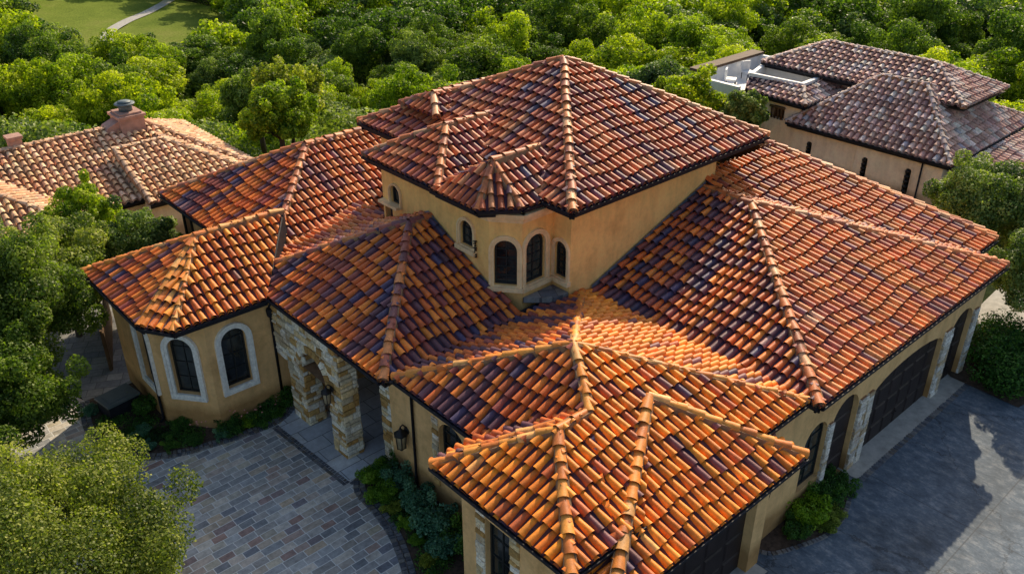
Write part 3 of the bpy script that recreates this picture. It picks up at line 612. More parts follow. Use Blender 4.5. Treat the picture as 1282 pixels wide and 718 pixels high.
# arch spandrel
ap = Pl((10.05, 21.95), (10.05, 17.0)); xa = 21.95-20.42; xb = 21.95-18.95; xm = (xa+xb)/2; rr = (xb-xa)/2
inarch = lambda x, z: (xa-.02 < x < xb+.02 and z < 2.3+math.sqrt(max(0, rr*rr-(x-xm)**2))*.95) or (x > xb+.6) or z < 2.0 and xa-.84 > x
sp_ = MB(); stones(sp_, ap, .0, 3.67, 2.0, 3.98, 77, .30, lambda x, z: inarch(x, z) or (z < 2.6 and (xa-.84 < x < xa or xb < x < xb+.67)), .05)
wl = Wall((10.075, 21.95), (10.075, 18.3), 2.2, 4.0, [dict(x=xm, w=2*rr, zb=2.2005, zs=2.3, rise=rr*.95)], m='mortar', parent=H, name='porch_arch', thick=.42, depth=.40)
Wall((10.2, 18.3), (10.2, 17.0), 3.5, 4.0, parent=H, thick=.3)
sp_.build('stone_facing', [M['stone'], M['mortar']], wl.o)
# voussoirs of the arch
vb = MB()
for k in range(13):
    t0 = PI*k/13; t1 = PI*(k+1)/13; c = V(random.choice(SCOL))*random.uniform(.8, 1.1); g = .015; r0, r1 = 1.0, 1.0
    def vp(t, rad, q): return ap.P(xm-(rr+rad)*math.cos(t), 2.3+(rr*.95+rad)*math.sin(t), q)
    vs = [vp(t0+g, 0, q) for q in (-.40, .09)]+[vp(t1-g, 0, q) for q in (-.40, .09)]+[vp(t0+g, .22, q) for q in (-.40, .07)]+[vp(t1-g, .22, q) for q in (-.40, .07)]
    vb.add(vs, [(0, 1, 3, 2), (4, 6, 7, 5), (1, 5, 7, 3), (0, 4, 5, 1), (2, 3, 7, 6)], 0, tuple(c))
vb.build('arch_stones', [M['stone']], wl.o)
column(H, 10.95, 11.45, 17.1, 17.62, 3.3, 5)['label'] = 'short stone pier beside the entry wall'
mb = MB(); mb.box(10.88, 11.52, 17.03, 17.69, 3.3, 3.42); mb.build('pier_cap', M['iron'], H)
ep = Wall((13.2, 21.4), (13.2, 16.9), 0, 4.0, [dict(x=2.2, w=1.3, zb=.05, zs=2.1, rise=.4)], parent=H)  # inner porch wall
window(ep, dict(x=2.2, w=1.3, zb=.05, zs=2.1, rise=.4), H, nx=2, nz=4, name='entry_door', label='dark entry door inside the porch')
Wall((10.6, 21.95), (13.2, 21.4), 0, 4.0, parent=H)
win2 = Wall((10.42, 23.7), (10.42, 21.9), 0, 4.0, [dict(x=.66, w=.62, zb=.85, zs=2.55, rise=0)], parent=H)
window(win2, dict(x=.66, w=.62, zb=.85, zs=2.55, rise=0), H, trim='white', tw=.07, td=.03, nx=2, nz=4, label='narrow window between the bay and the porch')
lantern(H, win2, 1.40, 2.0, label='iron lantern left of the stone porch'); lantern(H, Pl((10.0, 19.6), (10.0, 18.0)), .95, 2.2, label='iron lantern on the right porch column')
mbh = MB(); mbh.tube([(11.2, 17.36, 3.42), (11.2, 17.36, 3.5), (11.2, 17.36, 3.62), (11.2, 17.36, 3.7)], [.12, .25, .30, .12], 0, n=10); mbh.build('rain_head', M['metal'], H)

# ---- centre front wall (V3) with stone-jambed window
w3 = Wall((10.9, 17.1), (10.9, 12.0), 0, 4.1, [dict(x=17.1-14.35, w=1.05, zb=.9, zs=2.55, rise=.45)], parent=H)
window(w3, dict(x=2.75, w=1.05, zb=.9, zs=2.55, rise=.45), H, nx=2, nz=4, label='arched window with stone jambs beside the downspout')
jb = MB(); stones(jb, w3, 1.95, 2.21, .7, 2.95, 5, .26); stones(jb, w3, 3.29, 3.55, .7, 2.95, 6, .26); stones(jb, w3, 2.21, 3.29, 3.02, 3.3, 7, .2); jb.build('stone_jambs', [M['stone'], M['mortar']], H)
Wall((10.9, 17.1), (12.9, 17.1), 0, 4.1, parent=H)
lantern(H, w3, 17.1-16.35, 1.55, .22, 1.25, 'iron wall lantern between the stone pier and the downspout')
downspout(H, w3, 1.16, 0, 3.9)
mb = MB(); mb.tube([w3.P(.55, 3.55, .35), w3.P(.55, 3.45, .35), w3.P(.55, 3.3, .33)], [.17, .16, .03], 0, n=10); mb.build('gutter_outlet', M['metal'], H)
# ---- projecting front room walls (V5)
w5n = Wall((10.9, 11.95), (9.3, 11.95), 0, 4.1, parent=H)
w5 = Wall((9.3, 11.95), (9.3, 8.5), 0, 4.1, [dict(x=1.22, w=.82, zb=.9, zs=3.2, rise=0)], parent=H)
window(w5, dict(x=1.22, w=.82, zb=.9, zs=3.2, rise=0), H, nx=2, nz=4, sill='white', tw=.1, label='tall square window with stone jambs under the front corner roof')
jb = MB(); stones(jb, w5, .50, .80, .75, 3.4, 8, .26); stones(jb, w5, 1.64, 1.94, .75, 3.4, 9, .26); jb.build('stone_jambs', [M['stone'], M['mortar']], H)
Wall((9.3, 8.5), (9.3, 7.85), 0, 3.5, parent=H)
# ---- garage front wall (V6)
vG = 7.85; gx = 9.3
g1 = Wall((gx, vG), (15.55, vG), 0, 3.55, [dict(x=3.25, w=5.0, zb=.002, zs=2.75, rise=0)], parent=H, depth=.3)
def gdoor(wl, x, w_, zt, label, rise=0.0, cols=4, rows=4, depth=.25):
    mb = MB(); mb.add([wl.P(x-w_/2-.02, .0, -depth), wl.P(x+w_/2+.02, 0, -depth), wl.P(x+w_/2+.02, zt+.02, -depth), wl.P(x-w_/2-.02, zt+.02, -depth)], [(0, 1, 2, 3)])
    for i in range(cols):
        for j in range(rows):
            a0, a1 = x-w_/2+w_*i/cols+.06, x-w_/2+w_*(i+1)/cols-.06; b0, b1 = zt*j/rows+.05, zt*(j+1)/rows-.05
            vs = [wl.P(a, z, -depth+.001) for a, z in ((a0, b0), (a1, b0), (a1, b1), (a0, b1))]+[wl.P(a, z, -depth+.03) for a, z in ((a0+.05, b0+.05), (a1-.05, b0+.05), (a1-.05, b1-.05), (a0+.05, b1-.05))]
            mb.add(vs, [(0, 1, 5, 4), (1, 2, 6, 5), (2, 3, 7, 6), (3, 0, 4, 7), (4, 5, 6, 7)])
    o = mb.build('garage_door', M['door'], H); o['label'] = label
    hb = MB(); hb.tube([wl.P(x-.1, .5, -depth+.03), wl.P(x-.1, .5, -depth+.08), wl.P(x+.1, .5, -depth+.08), wl.P(x+.1, .5, -depth+.03)], .012, 0, n=5); hb.build('handle', M['iron'], o)
gdoor(g1, 3.25, 5.0, 2.75, 'wide dark garage door under the lower front roof', cols=6)
Wall((15.55, vG), (15.55, 8.22), 0, 3.55, parent=H)
lantern(H, Pl((15.55, 8.0), (15.55, 8.6)), .1, 2.1, .22, 1.1, 'iron lantern on the corner of the garage pier')
# ---- right wing front wall
v8 = 8.22
ops = [dict(x=18.25-15.5, w=1.1, zb=.75, zs=2.3, rise=.5), dict(x=19.75-15.5, w=1.35, zb=.004, zs=2.3, rise=.65), dict(x=23.45-15.5, w=4.45, zb=.003, zs=2.15, rise=.55), dict(x=27.0-15.5, w=1.5, zb=.002, zs=2.2, rise=.6)]
wr = Wall((15.5, v8), (28.35, v8), 0, 4.1, ops, parent=H, depth=.20)
window(wr, ops[0], H, depth=.14, nx=2, nz=3, label='arched window half hidden by the driveway shrubs')
gdoor(wr, ops[1]['x'], 1.35, 2.95, 'arched dark side door between stone posts', cols=1, rows=4, depth=.15)
gdoor(wr, ops[2]['x'], 4.45, 2.75, 'wide arched double garage door of the right wing', cols=6, rows=4, depth=.15)
gdoor(wr, ops[3]['x'], 1.5, 2.85, 'narrow arched garage door at the far end', cols=2, rows=4, depth=.15)
for k, (u0, u1) in enumerate(((18.82, 19.04), (20.46, 20.80), (20.92, 21.2), (25.72, 26.2), (27.78, 28.1))):
    c = column(H, u0, u1, v8-.07, v8+.02, 2.5, 30+k, 'stone_post', d=.02, cols=[(.80, .76, .68), (.72, .66, .56), (.85, .82, .76), (.62, .50, .34), (.66, .62, .56)])
Wall((28.35, v8), (28.35, 15.4), 0, 4.1, parent=H)
Wall((28.35, 9.3), (29.2, 9.3), 0, 4.0, parent=H); Wall((29.2, 9.3), (29.2, 23.8), 0, 4.0, parent=H)
# ---- left bay walls (V8) : left face, chamfer, right face
wb0 = Wall((6.85, 26.6), (6.85, 23.45), 0, 4.1, [dict(x=2.45, w=.9, zb=1.25, zs=2.9, rise=.45)], parent=H)
window(wb0, dict(x=2.45, w=.9, zb=1.25, zs=2.9, rise=.45), H, trim='white', tw=.16, td=.07, nx=2, nz=3, label='arched window on the left face of the corner bay')
wb1 = Wall((6.85, 23.45), (7.95, 22.05), 0, 4.1, [dict(x=.92, w=.80, zb=1.25, zs=2.85, rise=.40)], parent=H)
window(wb1, dict(x=.92, w=.80, zb=1.25, zs=2.85, rise=.40), H, trim='white', tw=.16, td=.07, nx=2, nz=3, label='white trimmed arched window on the chamfered face of the corner bay')
wb2 = Wall((7.95, 22.05), (10.42, 22.0), 0, 4.1, [dict(x=.80, w=.80, zb=1.35, zs=2.95, rise=.40)], parent=H)
window(wb2, dict(x=.80, w=.80, zb=1.35, zs=2.95, rise=.40), H, trim='white', tw=.16, td=.07, nx=2, nz=3, label='white trimmed arched window on the right face of the corner bay')
downspout(H, wb2, 2.05, 0, 3.9); downspout(H, wb0, 2.95, 0, 3.9)
# ---- rear left walls (V7)
w7 = Wall((11.2, 30.8), (11.2, 23.4), 0, 4.1, [dict(x=.45, w=.55, zb=2.4, zs=3.6, rise=0)], m='stucco', parent=H)
window(w7, dict(x=.45, w=.55, zb=2.4, zs=3.6, rise=0), H, trim='frame', tw=.06, nx=1, nz=2, label='small dark window under the rear left eave')
Wall((19.8, 30.8), (11.2, 30.8), 0, 4.1, parent=H)
# authored in world space: shift into the house's frame
for o in set(COL.objects)-_objs_before:
    if o.parent is H: o.matrix_parent_inverse = Hi

# ================================================================== RIGHT NEIGHBOUR
def shift(root):
    inv = Matrix.Translation(root.location).inverted()
    for o in list(COL.objects):
        if o.parent is root: o.matrix_parent_inverse = inv
N1 = tag(empty('neighbour_house', (44, 20, -3)), 'cream house with greyish brown tile roofs behind the villa on the right', 'house')
kw = dict(sp=.33, ex=.36, tm='oldtile', cappal='greycap', seg=4)
zn = 2.5
roof(N1, [[(40, 14.5, zn), (49.9, 14.6, zn), (43.3, 17.7, 4.9)], [(40, 23, zn), (40, 14.5, zn), (43.3, 17.7, 4.9), (43.3, 20.0, 4.9)], [(49, 23, zn), (40, 23, zn), (43.3, 20.0, 4.9)], [(49.9, 14.6, zn), (49, 23, zn), (43.3, 20.0, 4.9), (43.3, 17.7, 4.9)]],
     [((40, 14.5, zn), (43.3, 17.7, 4.9)), ((49.9, 14.6, zn), (43.3, 17.7, 4.9)), ((40, 23, zn), (43.3, 20, 4.9)), ((43.3, 17.7, 4.9), (43.3, 20, 4.9))],
     [((40, 23, zn), (40, 14.5, zn), (-1, 0, 0)), ((40, 14.5, zn), (49.9, 14.6, zn), (0, -1, 0))], 'grey', seed=5, soff=[(40, 14.5), (49.9, 14.6), (49, 23), (40, 23)], zs=zn-.2, **kw)
roof(N1, [[(40.6, 11.2, 1.2), (53, 11.2, 1.2), (53, 14.4, 2.32), (40.6, 14.4, 2.32)]], [], [((40.6, 11.2, 1.2), (53, 11.2, 1.2), (0, -1, 0))], 'grey', 'roof', 'low porch roof in front', seed=6, **kw)
fb = MB(); fb.box(40.3, 50.2, 14.28, 14.42, 2.3, 2.36); fb.box(40.2, 40.34, 11.4, 14.4, 1.4, 1.46); fb.build('roof_edge_flashing', M['zinc'], N1)
Wall((40.5, 22.8), (40.5, 19.3), -6, 2.35, [dict(x=1.0, w=.28, zb=.7, zs=1.5, rise=.12)], 'cream', N1)
Wall((40.5, 19.3), (40.35, 19.2), -6, 2.35, m='cream', parent=N1)
wn = Wall((40.35, 19.2), (40.35, 14.9), -6, 2.35, [dict(x=.55, w=.28, zb=.6, zs=1.55, rise=.12), dict(x=2.75, w=.28, zb=.45, zs=1.6, rise=.12)], 'cream', N1)
for x, z0, z1 in ((.55, .6, 1.67), (2.75, .45, 1.72)):
    mb = MB()
    for k in range(5): mb.tube([wn.P(x, z0+(z1-z0)*(k+.1)/5, .02), wn.P(x, z0+(z1-z0)*(k+.5)/5, .06), wn.P(x, z0+(z1-z0)*(k+.9)/5, .02)], [.08, .13, .08], 0, n=6)
    mb.build('window', M['iron'], N1)
wo = Pl((40.5, 22.8), (40.5, 19.3)); mb = MB()
for k in range(5): mb.tube([wo.P(1.0, .7+.18*k, .02), wo.P(1.0, .8+.18*k, .05), wo.P(1.0, .87+.18*k, .02)], [.08, .12, .08], 0, n=6)
mb.build('window', M['iron'], N1)
Wall((40.35, 14.9), (49.5, 14.9), -6, 2.3, m='cream', parent=N1)
Wall((40.9, 14.4), (40.9, 11.6), -6, 1.2, m='cream', parent=N1); Wall((40.9, 11.6), (52.8, 11.6), -6, 1.1, m='cream', parent=N1)
mb = MB(); mb.tube([wn.P(3.35, -2, .06), wn.P(3.35, 2.3, .06)], .04, 0, n=6); mb.build('downspout', M['metal'], N1)
# lower left roof with the white rimmed well
zl = 3.5
Fl, Ll = (40.1, 22.2, zl), (40.3, 25.9, zl); wF, wL, wB, wR = (41.3, 23.1, 4.05), (41.0, 26.2, 4.05), (43.6, 27.0, 4.05), (43.9, 23.2, 4.05)
roof(N1, [[Ll, Fl, wF, wL], [Fl, (48, 22.0, zl), (48, 23.5, 4.3), (43.9, 23.2, 4.05), wF]], [(Fl, wF, .15)], [(Ll, Fl, (-1, 0, 0)), (Fl, (43, 22.1, zl), (0, -1, 0))], 'grey', 'roof', 'narrow roof around the white rimmed well', seed=7, soff=[Fl[:2], (46, 22.2), (46, 26), Ll[:2]], zs=zl-.2, **kw)
Wall((40.6, 25.7), (40.6, 22.6), -6, 3.4, [dict(x=1.75, w=.8, zb=2.3, zs=3.0, rise=0)], 'cream', N1, depth=.3); Wall((40.6, 22.6), (47, 22.6), -6, 3.4, m='cream', parent=N1)
wx = Pl((40.6, 25.7), (40.6, 22.6)); mb = MB(); mb.add([wx.P(a, z, -.28) for a, z in ((1.35, 2.3), (2.15, 2.3), (2.15, 3), (1.35, 3))], [(0, 1, 2, 3)])
for k in range(4): mb.tube([wx.P(1.4+.2*k, 2.3, .0), wx.P(1.4+.2*k, 2.95, .1)], .05, 0, n=5)
mb.tube([wx.P(1.3, 2.95, .1), wx.P(2.2, 2.95, .1)], .07, 0, n=5); mb.build('window', M['woodfence'], N1)
wb = MB(); q = [V(wF), V(wR), V(wB), V(wL)]; c = sum(q, V())/4
for k in range(4):
    p0, p1 = q[k], q[(k+1) % 4]; i0, i1 = p0+(c-p0)*.13, p1+(c-p1)*.13; zz = V((0, 0, .16)); dn = V((0, 0, -.9))
    wb.add([p0+zz, p1+zz, i1+zz, i0+zz, p0, p1, i0+dn, i1+dn], [(0, 1, 2, 3), (0, 4, 5, 1), (3, 2, 7, 6)])
wb.build('well_rim', M['whitepaint'], N1)
wb = MB(); wb.add([p+V((0, 0, -.88)) for p in q], [(0, 1, 2, 3)]); wb.build('flat_roof', M['greyroof'], N1)
zu = 4.35
roof(N1, [[(42.9, 26.7, zu), (42.9, 15.6, zu), (45.3, 18.2, 5.5), (45.3, 24.2, 5.5)], [(42.9, 15.6, zu), (47.8, 15.6, zu), (45.3, 18.2, 5.5)], [(47.8, 26.7, zu), (42.9, 26.7, zu), (45.3, 24.2, 5.5)], [(47.8, 15.6, zu), (47.8, 26.7, zu), (45.3, 24.2, 5.5), (45.3, 18.2, 5.5)]],
     [((42.9, 26.7, zu), (45.3, 24.2, 5.5)), ((45.3, 24.2, 5.5), (45.3, 18.2, 5.5)), ((42.9, 15.6, zu), (45.3, 18.2, 5.5)), ((47.8, 15.6, zu), (45.3, 18.2, 5.5))], [((42.9, 26.7, zu), (42.9, 20.6, zu), (-1, 0, 0))], 'grey', 'roof', 'upper rear hip roof', seed=8, soff=[(42.9, 15.6), (47.8, 15.6), (47.8, 26.7), (42.9, 26.7)], zs=zu-.2, **kw)
Wall((43.9, 26.2), (43.9, 16.2), -5, 4.2, m='cream', parent=N1)
# roof terrace
tb = MB(); tb.box(41.2, 46.8, 26.9, 29.6, -5, 2.7); tb.build('terrace', M['whitepaint'], N1)
tb = MB(); tb.box(41.0, 47.0, 29.4, 29.7, 2.2, 3.6); tb.box(41.0, 41.25, 26.8, 29.4, 2.2, 3.3); tb.box(46.8, 47.0, 26.8, 29.4, 2.2, 3.6); tb.build('parapet', M['whitepaint'], N1)
tb = MB(); tb.box(40.9, 47.1, 29.3, 30.1, 3.6, 3.75); tb.build('coping', M['soffit'], N1)
shift(N1)
def patio_chair(u, v, rz, lab):
    r = tag(empty('patio_chair', (u, v, 2.7), rz), lab, 'chair', 'patio chairs on the roof terrace')
    mb = MB(); mb.box(-.3, .3, -.3, .3, .36, .46); mb.build('seat', M['whitepaint'], r)
    mb = MB(); mb.box(-.3, .3, .26, .34, .46, 1.0); mb.build('backrest', M['whitepaint'], r)
    for x in (-.26, .26):
        for y in (-.26, .26): mb = MB(); mb.tube([(x, y, 0), (x, y, .38)], .025, 0, n=5); mb.build('leg', M['iron'], r)
patio_chair(42.6, 28.4, .5, 'white patio chair at the left end of the roof terrace'); patio_chair(44.6, 28.6, -.3, 'white patio chair near the middle of the roof terrace')
# satellite dish on the cream wall
sdh = tag(empty('satellite_dish', (40.0, 16.2, .0)), 'grey satellite dish fixed to the cream wall of the neighbouring house', 'satellite dish')
mb = MB(); vs = [(0, 0, 0)]; fs = []
for j in range(1, 5):
    for k in range(16): a = 2*PI*k/16; rr_ = .42*j/4; vs.append((-.5*rr_*rr_*1.0, rr_*math.cos(a), rr_*math.sin(a)))
for k in range(16): fs.append((0, 1+k, 1+(k+1) % 16))
for j in range(3):
    for k in range(16): a0 = 1+j*16+k; a1 = 1+j*16+(k+1) % 16; fs.append((a0, a0+16, a1+16, a1))
mb.add(vs, fs, 0, (1, 1, 1), True); mb.build('dish', M['zinc'], sdh)
mb = MB(); mb.tube([(0, 0, -.4), (-.45, 0, -.1)], .02, 0, n=5); mb.tube([(-.45, 0, -.12), (-.5, 0, -.02)], .045, 0, n=6); mb.build('feed_arm', M['iron'], sdh)
mb = MB(); mb.tube([(0, 0, 0), (.35, 0, 0)], .03, 0, n=5); mb.build('bracket', M['iron'], sdh)

# ================================================================== LEFT NEIGHBOUR
N2 = tag(empty('neighbour_house', (10, 40, 0)), 'house with pale tan tile roofs and a stucco chimney, behind the trees on the left', 'house')
kw = dict(sp=.31, ex=.36, tm='oldtile', cappal='tancap', seg=4)
roof(N2, [[(3.5, 36.6, 2), (17.4, 36.6, 2), (13.9, 41, 3.9), (7.5, 41, 3.9)], [(17.4, 36.6, 2), (17.4, 45.4, 2), (13.9, 41, 3.9)], [(17.4, 45.4, 2), (3.5, 45.4, 2), (7.5, 41, 3.9), (13.9, 41, 3.9)]],
     [((7.5, 41, 3.9), (13.9, 41, 3.9)), ((17.4, 36.6, 2), (13.9, 41, 3.9))], [((3.5, 36.6, 2), (17.4, 36.6, 2), (0, -1, 0))], 'tan', 'roof', 'main tan tile roof', seed=3, soff=[(3.5, 36.6), (17.3, 36.6), (17.3, 45), (3.5, 45)], zs=1.8, **kw)
roof(N2, [[(11.7, 35.6, 2.1), (16.8, 35.6, 2.1), (13.9, 39.0, 3.55), (11.7, 39.0, 3.55)], [(16.8, 35.6, 2.1), (16.8, 41, 2.1), (13.9, 41, 3.55), (13.9, 39.0, 3.55)]],
     [((11.75, 35.6, 2.12), (11.75, 39, 3.57)), ((11.7, 39, 3.55), (13.9, 39, 3.55)), ((16.8, 35.6, 2.1), (13.9, 39, 3.55))], [((11.7, 35.6, 2.1), (16.8, 35.6, 2.1), (0, -1, 0))], 'tan', 'roof', 'projecting tan roof with a straight verge', seed=4, **kw)
Wall((11.8, 38.8), (11.8, 36.0), -2, 2.1, m='cream', parent=N2); Wall((11.8, 36.0), (16.6, 36.0), -2, 2.05, m='cream', parent=N2)
mb = MB(); mb.add([(11.8, 36, 2.05), (11.8, 38.8, 2.05), (11.8, 38.8, 3.4)], [(0, 1, 2)]); mb.build('gable', M['cream'], N2)
roof(N2, [[(0, 34.3, 2.0), (9.4, 34.3, 2.0), (5.6, 38.0, 3.9)], [(9.4, 34.3, 2.0), (9.4, 46, 2.0), (5.6, 46, 3.9), (5.6, 38, 3.9)], [(0, 46, 2.0), (0, 34.3, 2.0), (5.6, 38, 3.9), (5.6, 46, 3.9)]],
     [((9.4, 34.3, 2.0), (5.6, 38, 3.9)), ((5.6, 38, 3.9), (5.6, 46, 3.9)), ((0, 34.3, 2.0), (5.6, 38, 3.9))], [((0, 34.3, 2), (9.4, 34.3, 2), (0, -1, 0))], 'tan', 'roof', 'left tan roof with a hip end', seed=9, soff=[(0, 34.4), (9.3, 34.4), (9.3, 46), (0, 46)], zs=1.8, **kw)
Wall((.5, 34.8), (9.0, 34.8), -2, 1.9, m='cream', parent=N2); Wall((9.0, 34.8), (9.0, 37.0), -2, 1.9, m='cream', parent=N2); Wall((9.0, 37.0), (11.8, 37.0), -2, 1.9, m='cream', parent=N2)
ch = MB()
ch.prism([(12.7, 40.4), (13.8, 40.4), (13.8, 41.6), (12.7, 41.6)], 2.8, 4.35)
ch.box(12.62, 13.88, 40.32, 41.68, 4.35, 4.47); ch.box(12.75, 13.75, 40.45, 41.55, 4.47, 4.56)
ch.add([(11.5, 40.6, 3.2), (12.7, 40.6, 3.2), (12.7, 40.6, 4.25), (12.2, 40.6, 4.05), (11.9, 40.6, 3.7), (11.5, 41.4, 3.2), (12.7, 41.4, 3.2), (12.7, 41.4, 4.25), (12.2, 41.4, 4.05), (11.9, 41.4, 3.7)], [(0, 1, 2, 3, 4), (9, 8, 7, 6, 5), (0, 4, 9, 5), (4, 3, 8, 9), (3, 2, 7, 8)])
cho = ch.build('chimney', M['chim'], N2)
mb = MB(); c = V((13.25, 41, 4.56)); mb.tube([c, c+V((0, 0, .32))], .30, 0, n=12); mb.tube([c+V((0, 0, .30)), c+V((0, 0, .33)), c+V((0, 0, .37))], [.44, .46, .42], 0, n=20); mb.tube([c+V((0, 0, .37)), c+V((0, 0, .44))], [.30, .28], 0, n=16); mb.build('chimney_cap', M['acgrey'], cho)
ch = MB(); ch.box(8.2, 8.7, 41.0, 41.5, 3.0, 4.3); ch.box(8.14, 8.76, 40.94, 41.56, 4.3, 4.42); ch.build('chimney', M['chim'], N2)['label'] = 'small slim chimney at the far left'
shift(N2)

# ================================================================== GROUND
def terr(u, v):
    q = .672*u+.741*v
    t = min(1, max(0, (q-43)/38)); h = -20*t*t*(3-2*t)
    n = math.sin(u*.031+1)*math.cos(v*.027)*1.4+math.sin(u*.011-v*.017)*2.2
    return h+n*t
mb = MB(); NG = 150; ax = [math.sinh(-3.6+7.2*i/(NG-1))*90+60 for i in range(NG)]
# keep the plateau flat and just under the paved sheets
mb.v = [(x, y, terr(x, y)) for y in ax for x in ax]
for j in range(NG-1):
    for i in range(NG-1): mb.f.append([j*NG+i, j*NG+i+1, (j+1)*NG+i+1, (j+1)*NG+i]); mb.m.append(0); mb.c.append((1, 1, 1)); mb.sm.append(True)
struct('ground', mb, M['ground'])
def sheet(name, poly, z, m):
    mb = MB(); tr = tessellate_polygon([[V((*p, 0)) for p in poly]]); mb.add([(p[0], p[1], z) for p in poly], [tuple(t) for t in tr]); return struct(name, mb, m)
sheet('courtyard', [(-6, 5), (9.3, 5), (9.3, 12), (11, 12), (11, 24), (7, 24), (7, 26.2), (5.4, 26.2), (5, 27.5), (-6, 27.5)], .006, M['pavers'])
sheet('garden_path', [(1, 27.4), (5.3, 27.4), (5.3, 26.0), (6.9, 26.0), (11, 33), (2, 33)], .010, M['flag'])
sheet('porch_floor', [(9.42, 17.5), (13.2, 16.95), (13.2, 21.9), (10.3, 21.95), (9.75, 21.35), (9.25, 21.0)], .016, M['entry'])
sheet('driveway', [(8, -12), (40, -12), (40, 4.0), (30.5, 5.4), (27.4, 6.0), (27.6, 8.22), (9, 8.22)], .007, M['concrete'])
sheet('garage_apron', [(20.35, 7.72), (28.3, 7.72), (28.3, 8.6), (20.35, 8.6)], .012, M['path'])
sheet('garage_apron', [(9.4, 7.5), (15.5, 7.5), (15.5, 8.2), (9.4, 8.2)], .012, M['path'])
sheet('paved_yard', [(28.6, 4.2), (40, 2.6), (40, 10), (31, 9.5)], .016, M['path'])
# beds
def cr(pts, n=6):
    o = []
    for i in range(len(pts)-1):
        p0 = V(pts[max(i-1, 0)]); p1 = V(pts[i]); p2 = V(pts[i+1]); p3 = V(pts[min(i+2, len(pts)-1)])
        for k in range(n):
            t = k/n; o.append(tuple(.5*((2*p1)+(p2-p0)*t+(2*p0-5*p1+4*p2-p3)*t*t+(3*p1-p0-3*p2+p3)*t**3)))
    o.append(tuple(pts[-1])); return o
eL = cr([(5.3, 26.4), (4.92, 25.0), (4.95, 23.6), (5.5, 22.5), (6.5, 21.85), (7.4, 21.6), (8.3, 21.4), (9.2, 21.3), (9.8, 21.45), (10.1, 21.7)])
eF = cr([(10.9, 17.45), (10.0, 17.35), (9.55, 16.9), (9.45, 15.9), (9.28, 14.9), (8.93, 13.9), (8.5, 13.0), (7.9, 12.0), (7.6, 10.6), (7.7, 9.0), (8.3, 7.8)])
eR = cr([(15.9, 8.1), (16.1, 7.75), (16.9, 7.4), (17.8, 7.15), (18.8, 7.25), (19.7, 7.6), (20.3, 8.05)])
sheet('planting_bed', eL+[(10.42, 22.0), (8, 22.1), (6.9, 23.4), (6.9, 26.4)], .03, M['soil'])
sheet('planting_bed', eF+[(9.3, 7.9), (9.3, 12), (10.9, 12), (10.9, 17.1)], .03, M['soil'])
sheet('planting_bed', eR+[(20.3, 8.22), (15.9, 8.22)], .03, M['soil'])
sheet('planting_bed', [(27.4, 8.22), (27.3, 6.0), (30.5, 5.4), (31, 9.6), (28.4, 9.6)], .03, M['soil'])
def cobbles(name, pts, w_, seed, l=.13, rows=1, hh=.045):
    mb = MB(); r = random.Random(seed); P = [V((*p[:2], 0)) for p in pts]; acc = 0
    seg = [(P[i], P[i+1]) for i in range(len(P)-1)]; T = sum((b-a).length for a, b in seg); s = 0
    while s < T:
        ll = l*r.uniform(.8, 1.25); x = s+ll/2; k = 0; q = x
        for a, b in seg:
            L = (b-a).length
            if q <= L or (a, b) == seg[-1]: break
            q -= L
        d = (b-a).normalized(); n = V((d.y, -d.x, 0)); c = a+d*q
        for rw in range(rows):
            cc = c+n*((rw-(rows-1)/2)*w_*1.05); mt = Matrix.Translation(cc)@Matrix(((d.x, n.x, 0, 0), (d.y, n.y, 0, 0), (0, 0, 1, 0), (0, 0, 0, 1)))
            g = r.choice(((.11, .12, .14), (.16, .16, .17), (.085, .09, .11), (.2, .19, .18), (.13, .115, .10))); h = hh*r.uniform(.8, 1.2); ax_, ay = ll/2-.008, w_/2-.006
            vs = [(-ax_, -ay, 0), (ax_, -ay, 0), (ax_, ay, 0), (-ax_, ay, 0), (-ax_, -ay, h*.6), (ax_, -ay, h*.6), (ax_, ay, h*.6), (-ax_, ay, h*.6), (-ax_*.8, -ay*.85, h), (ax_*.8, -ay*.85, h), (ax_*.8, ay*.85, h), (-ax_*.8, ay*.85, h)]
            mb.add([mt @ V(p) for p in vs], [(0, 1, 5, 4), (1, 2, 6, 5), (2, 3, 7, 6), (3, 0, 4, 7), (4, 5, 9, 8), (5, 6, 10, 9), (6, 7, 11, 10), (7, 4, 8, 11), (8, 9, 10, 11)], 0, g)
        s += ll
    return struct(name, mb, M['cobble'])
cobbles('cobble_border', eL, .15, 1, .14, 2); cobbles('cobble_border', eF, .17, 2, .14, 2, .06); cobbles('cobble_border', eR, .14, 3, .13, 1)
cobbles('cobble_strip', [(9.2, 21.1), (9.42, 17.45)], .11, 4, .12, 2, .03); cobbles('cobble_strip', [(9.5, 17.3), (10.9, 17.7)], .11, 5, .12, 1, .03)
cobbles('cobble_border', [(20.4, 7.66), (28, 7.66)], .2, 6, .12, 1, .014)
gt = MB(); hf = lambda p: (p[0], p[1], terr(*p)+.25)
def patch(name, c, ru, rv, m, dz, seed=0, rot=0):
    mb = MB(); K = 28; J = 8; vs = [hf(c)]; r = random.Random(seed); ph = r.random()*6
    for j in range(1, J+1):
        for k in range(K):
            a = 2*PI*k/K; q = j/J*(1+.12*math.sin(3*a+ph)); x, y = ru*q*math.cos(a), rv*q*math.sin(a)
            p = (c[0]+x*math.cos(rot)-y*math.sin(rot), c[1]+x*math.sin(rot)+y*math.cos(rot)); vs.append((p[0], p[1], terr(*p)+dz))
    fs = [(0, 1+k, 1+(k+1) % K) for k in range(K)]+[(1+(j-1)*K+k, 1+j*K+k, 1+j*K+(k+1) % K, 1+(j-1)*K+(k+1) % K) for j in range(1, J) for k in range(K)]
    mb.add(vs, fs, 0, (1, 1, 1), True); return struct(name, mb, m)
GOLF = (61, 176)
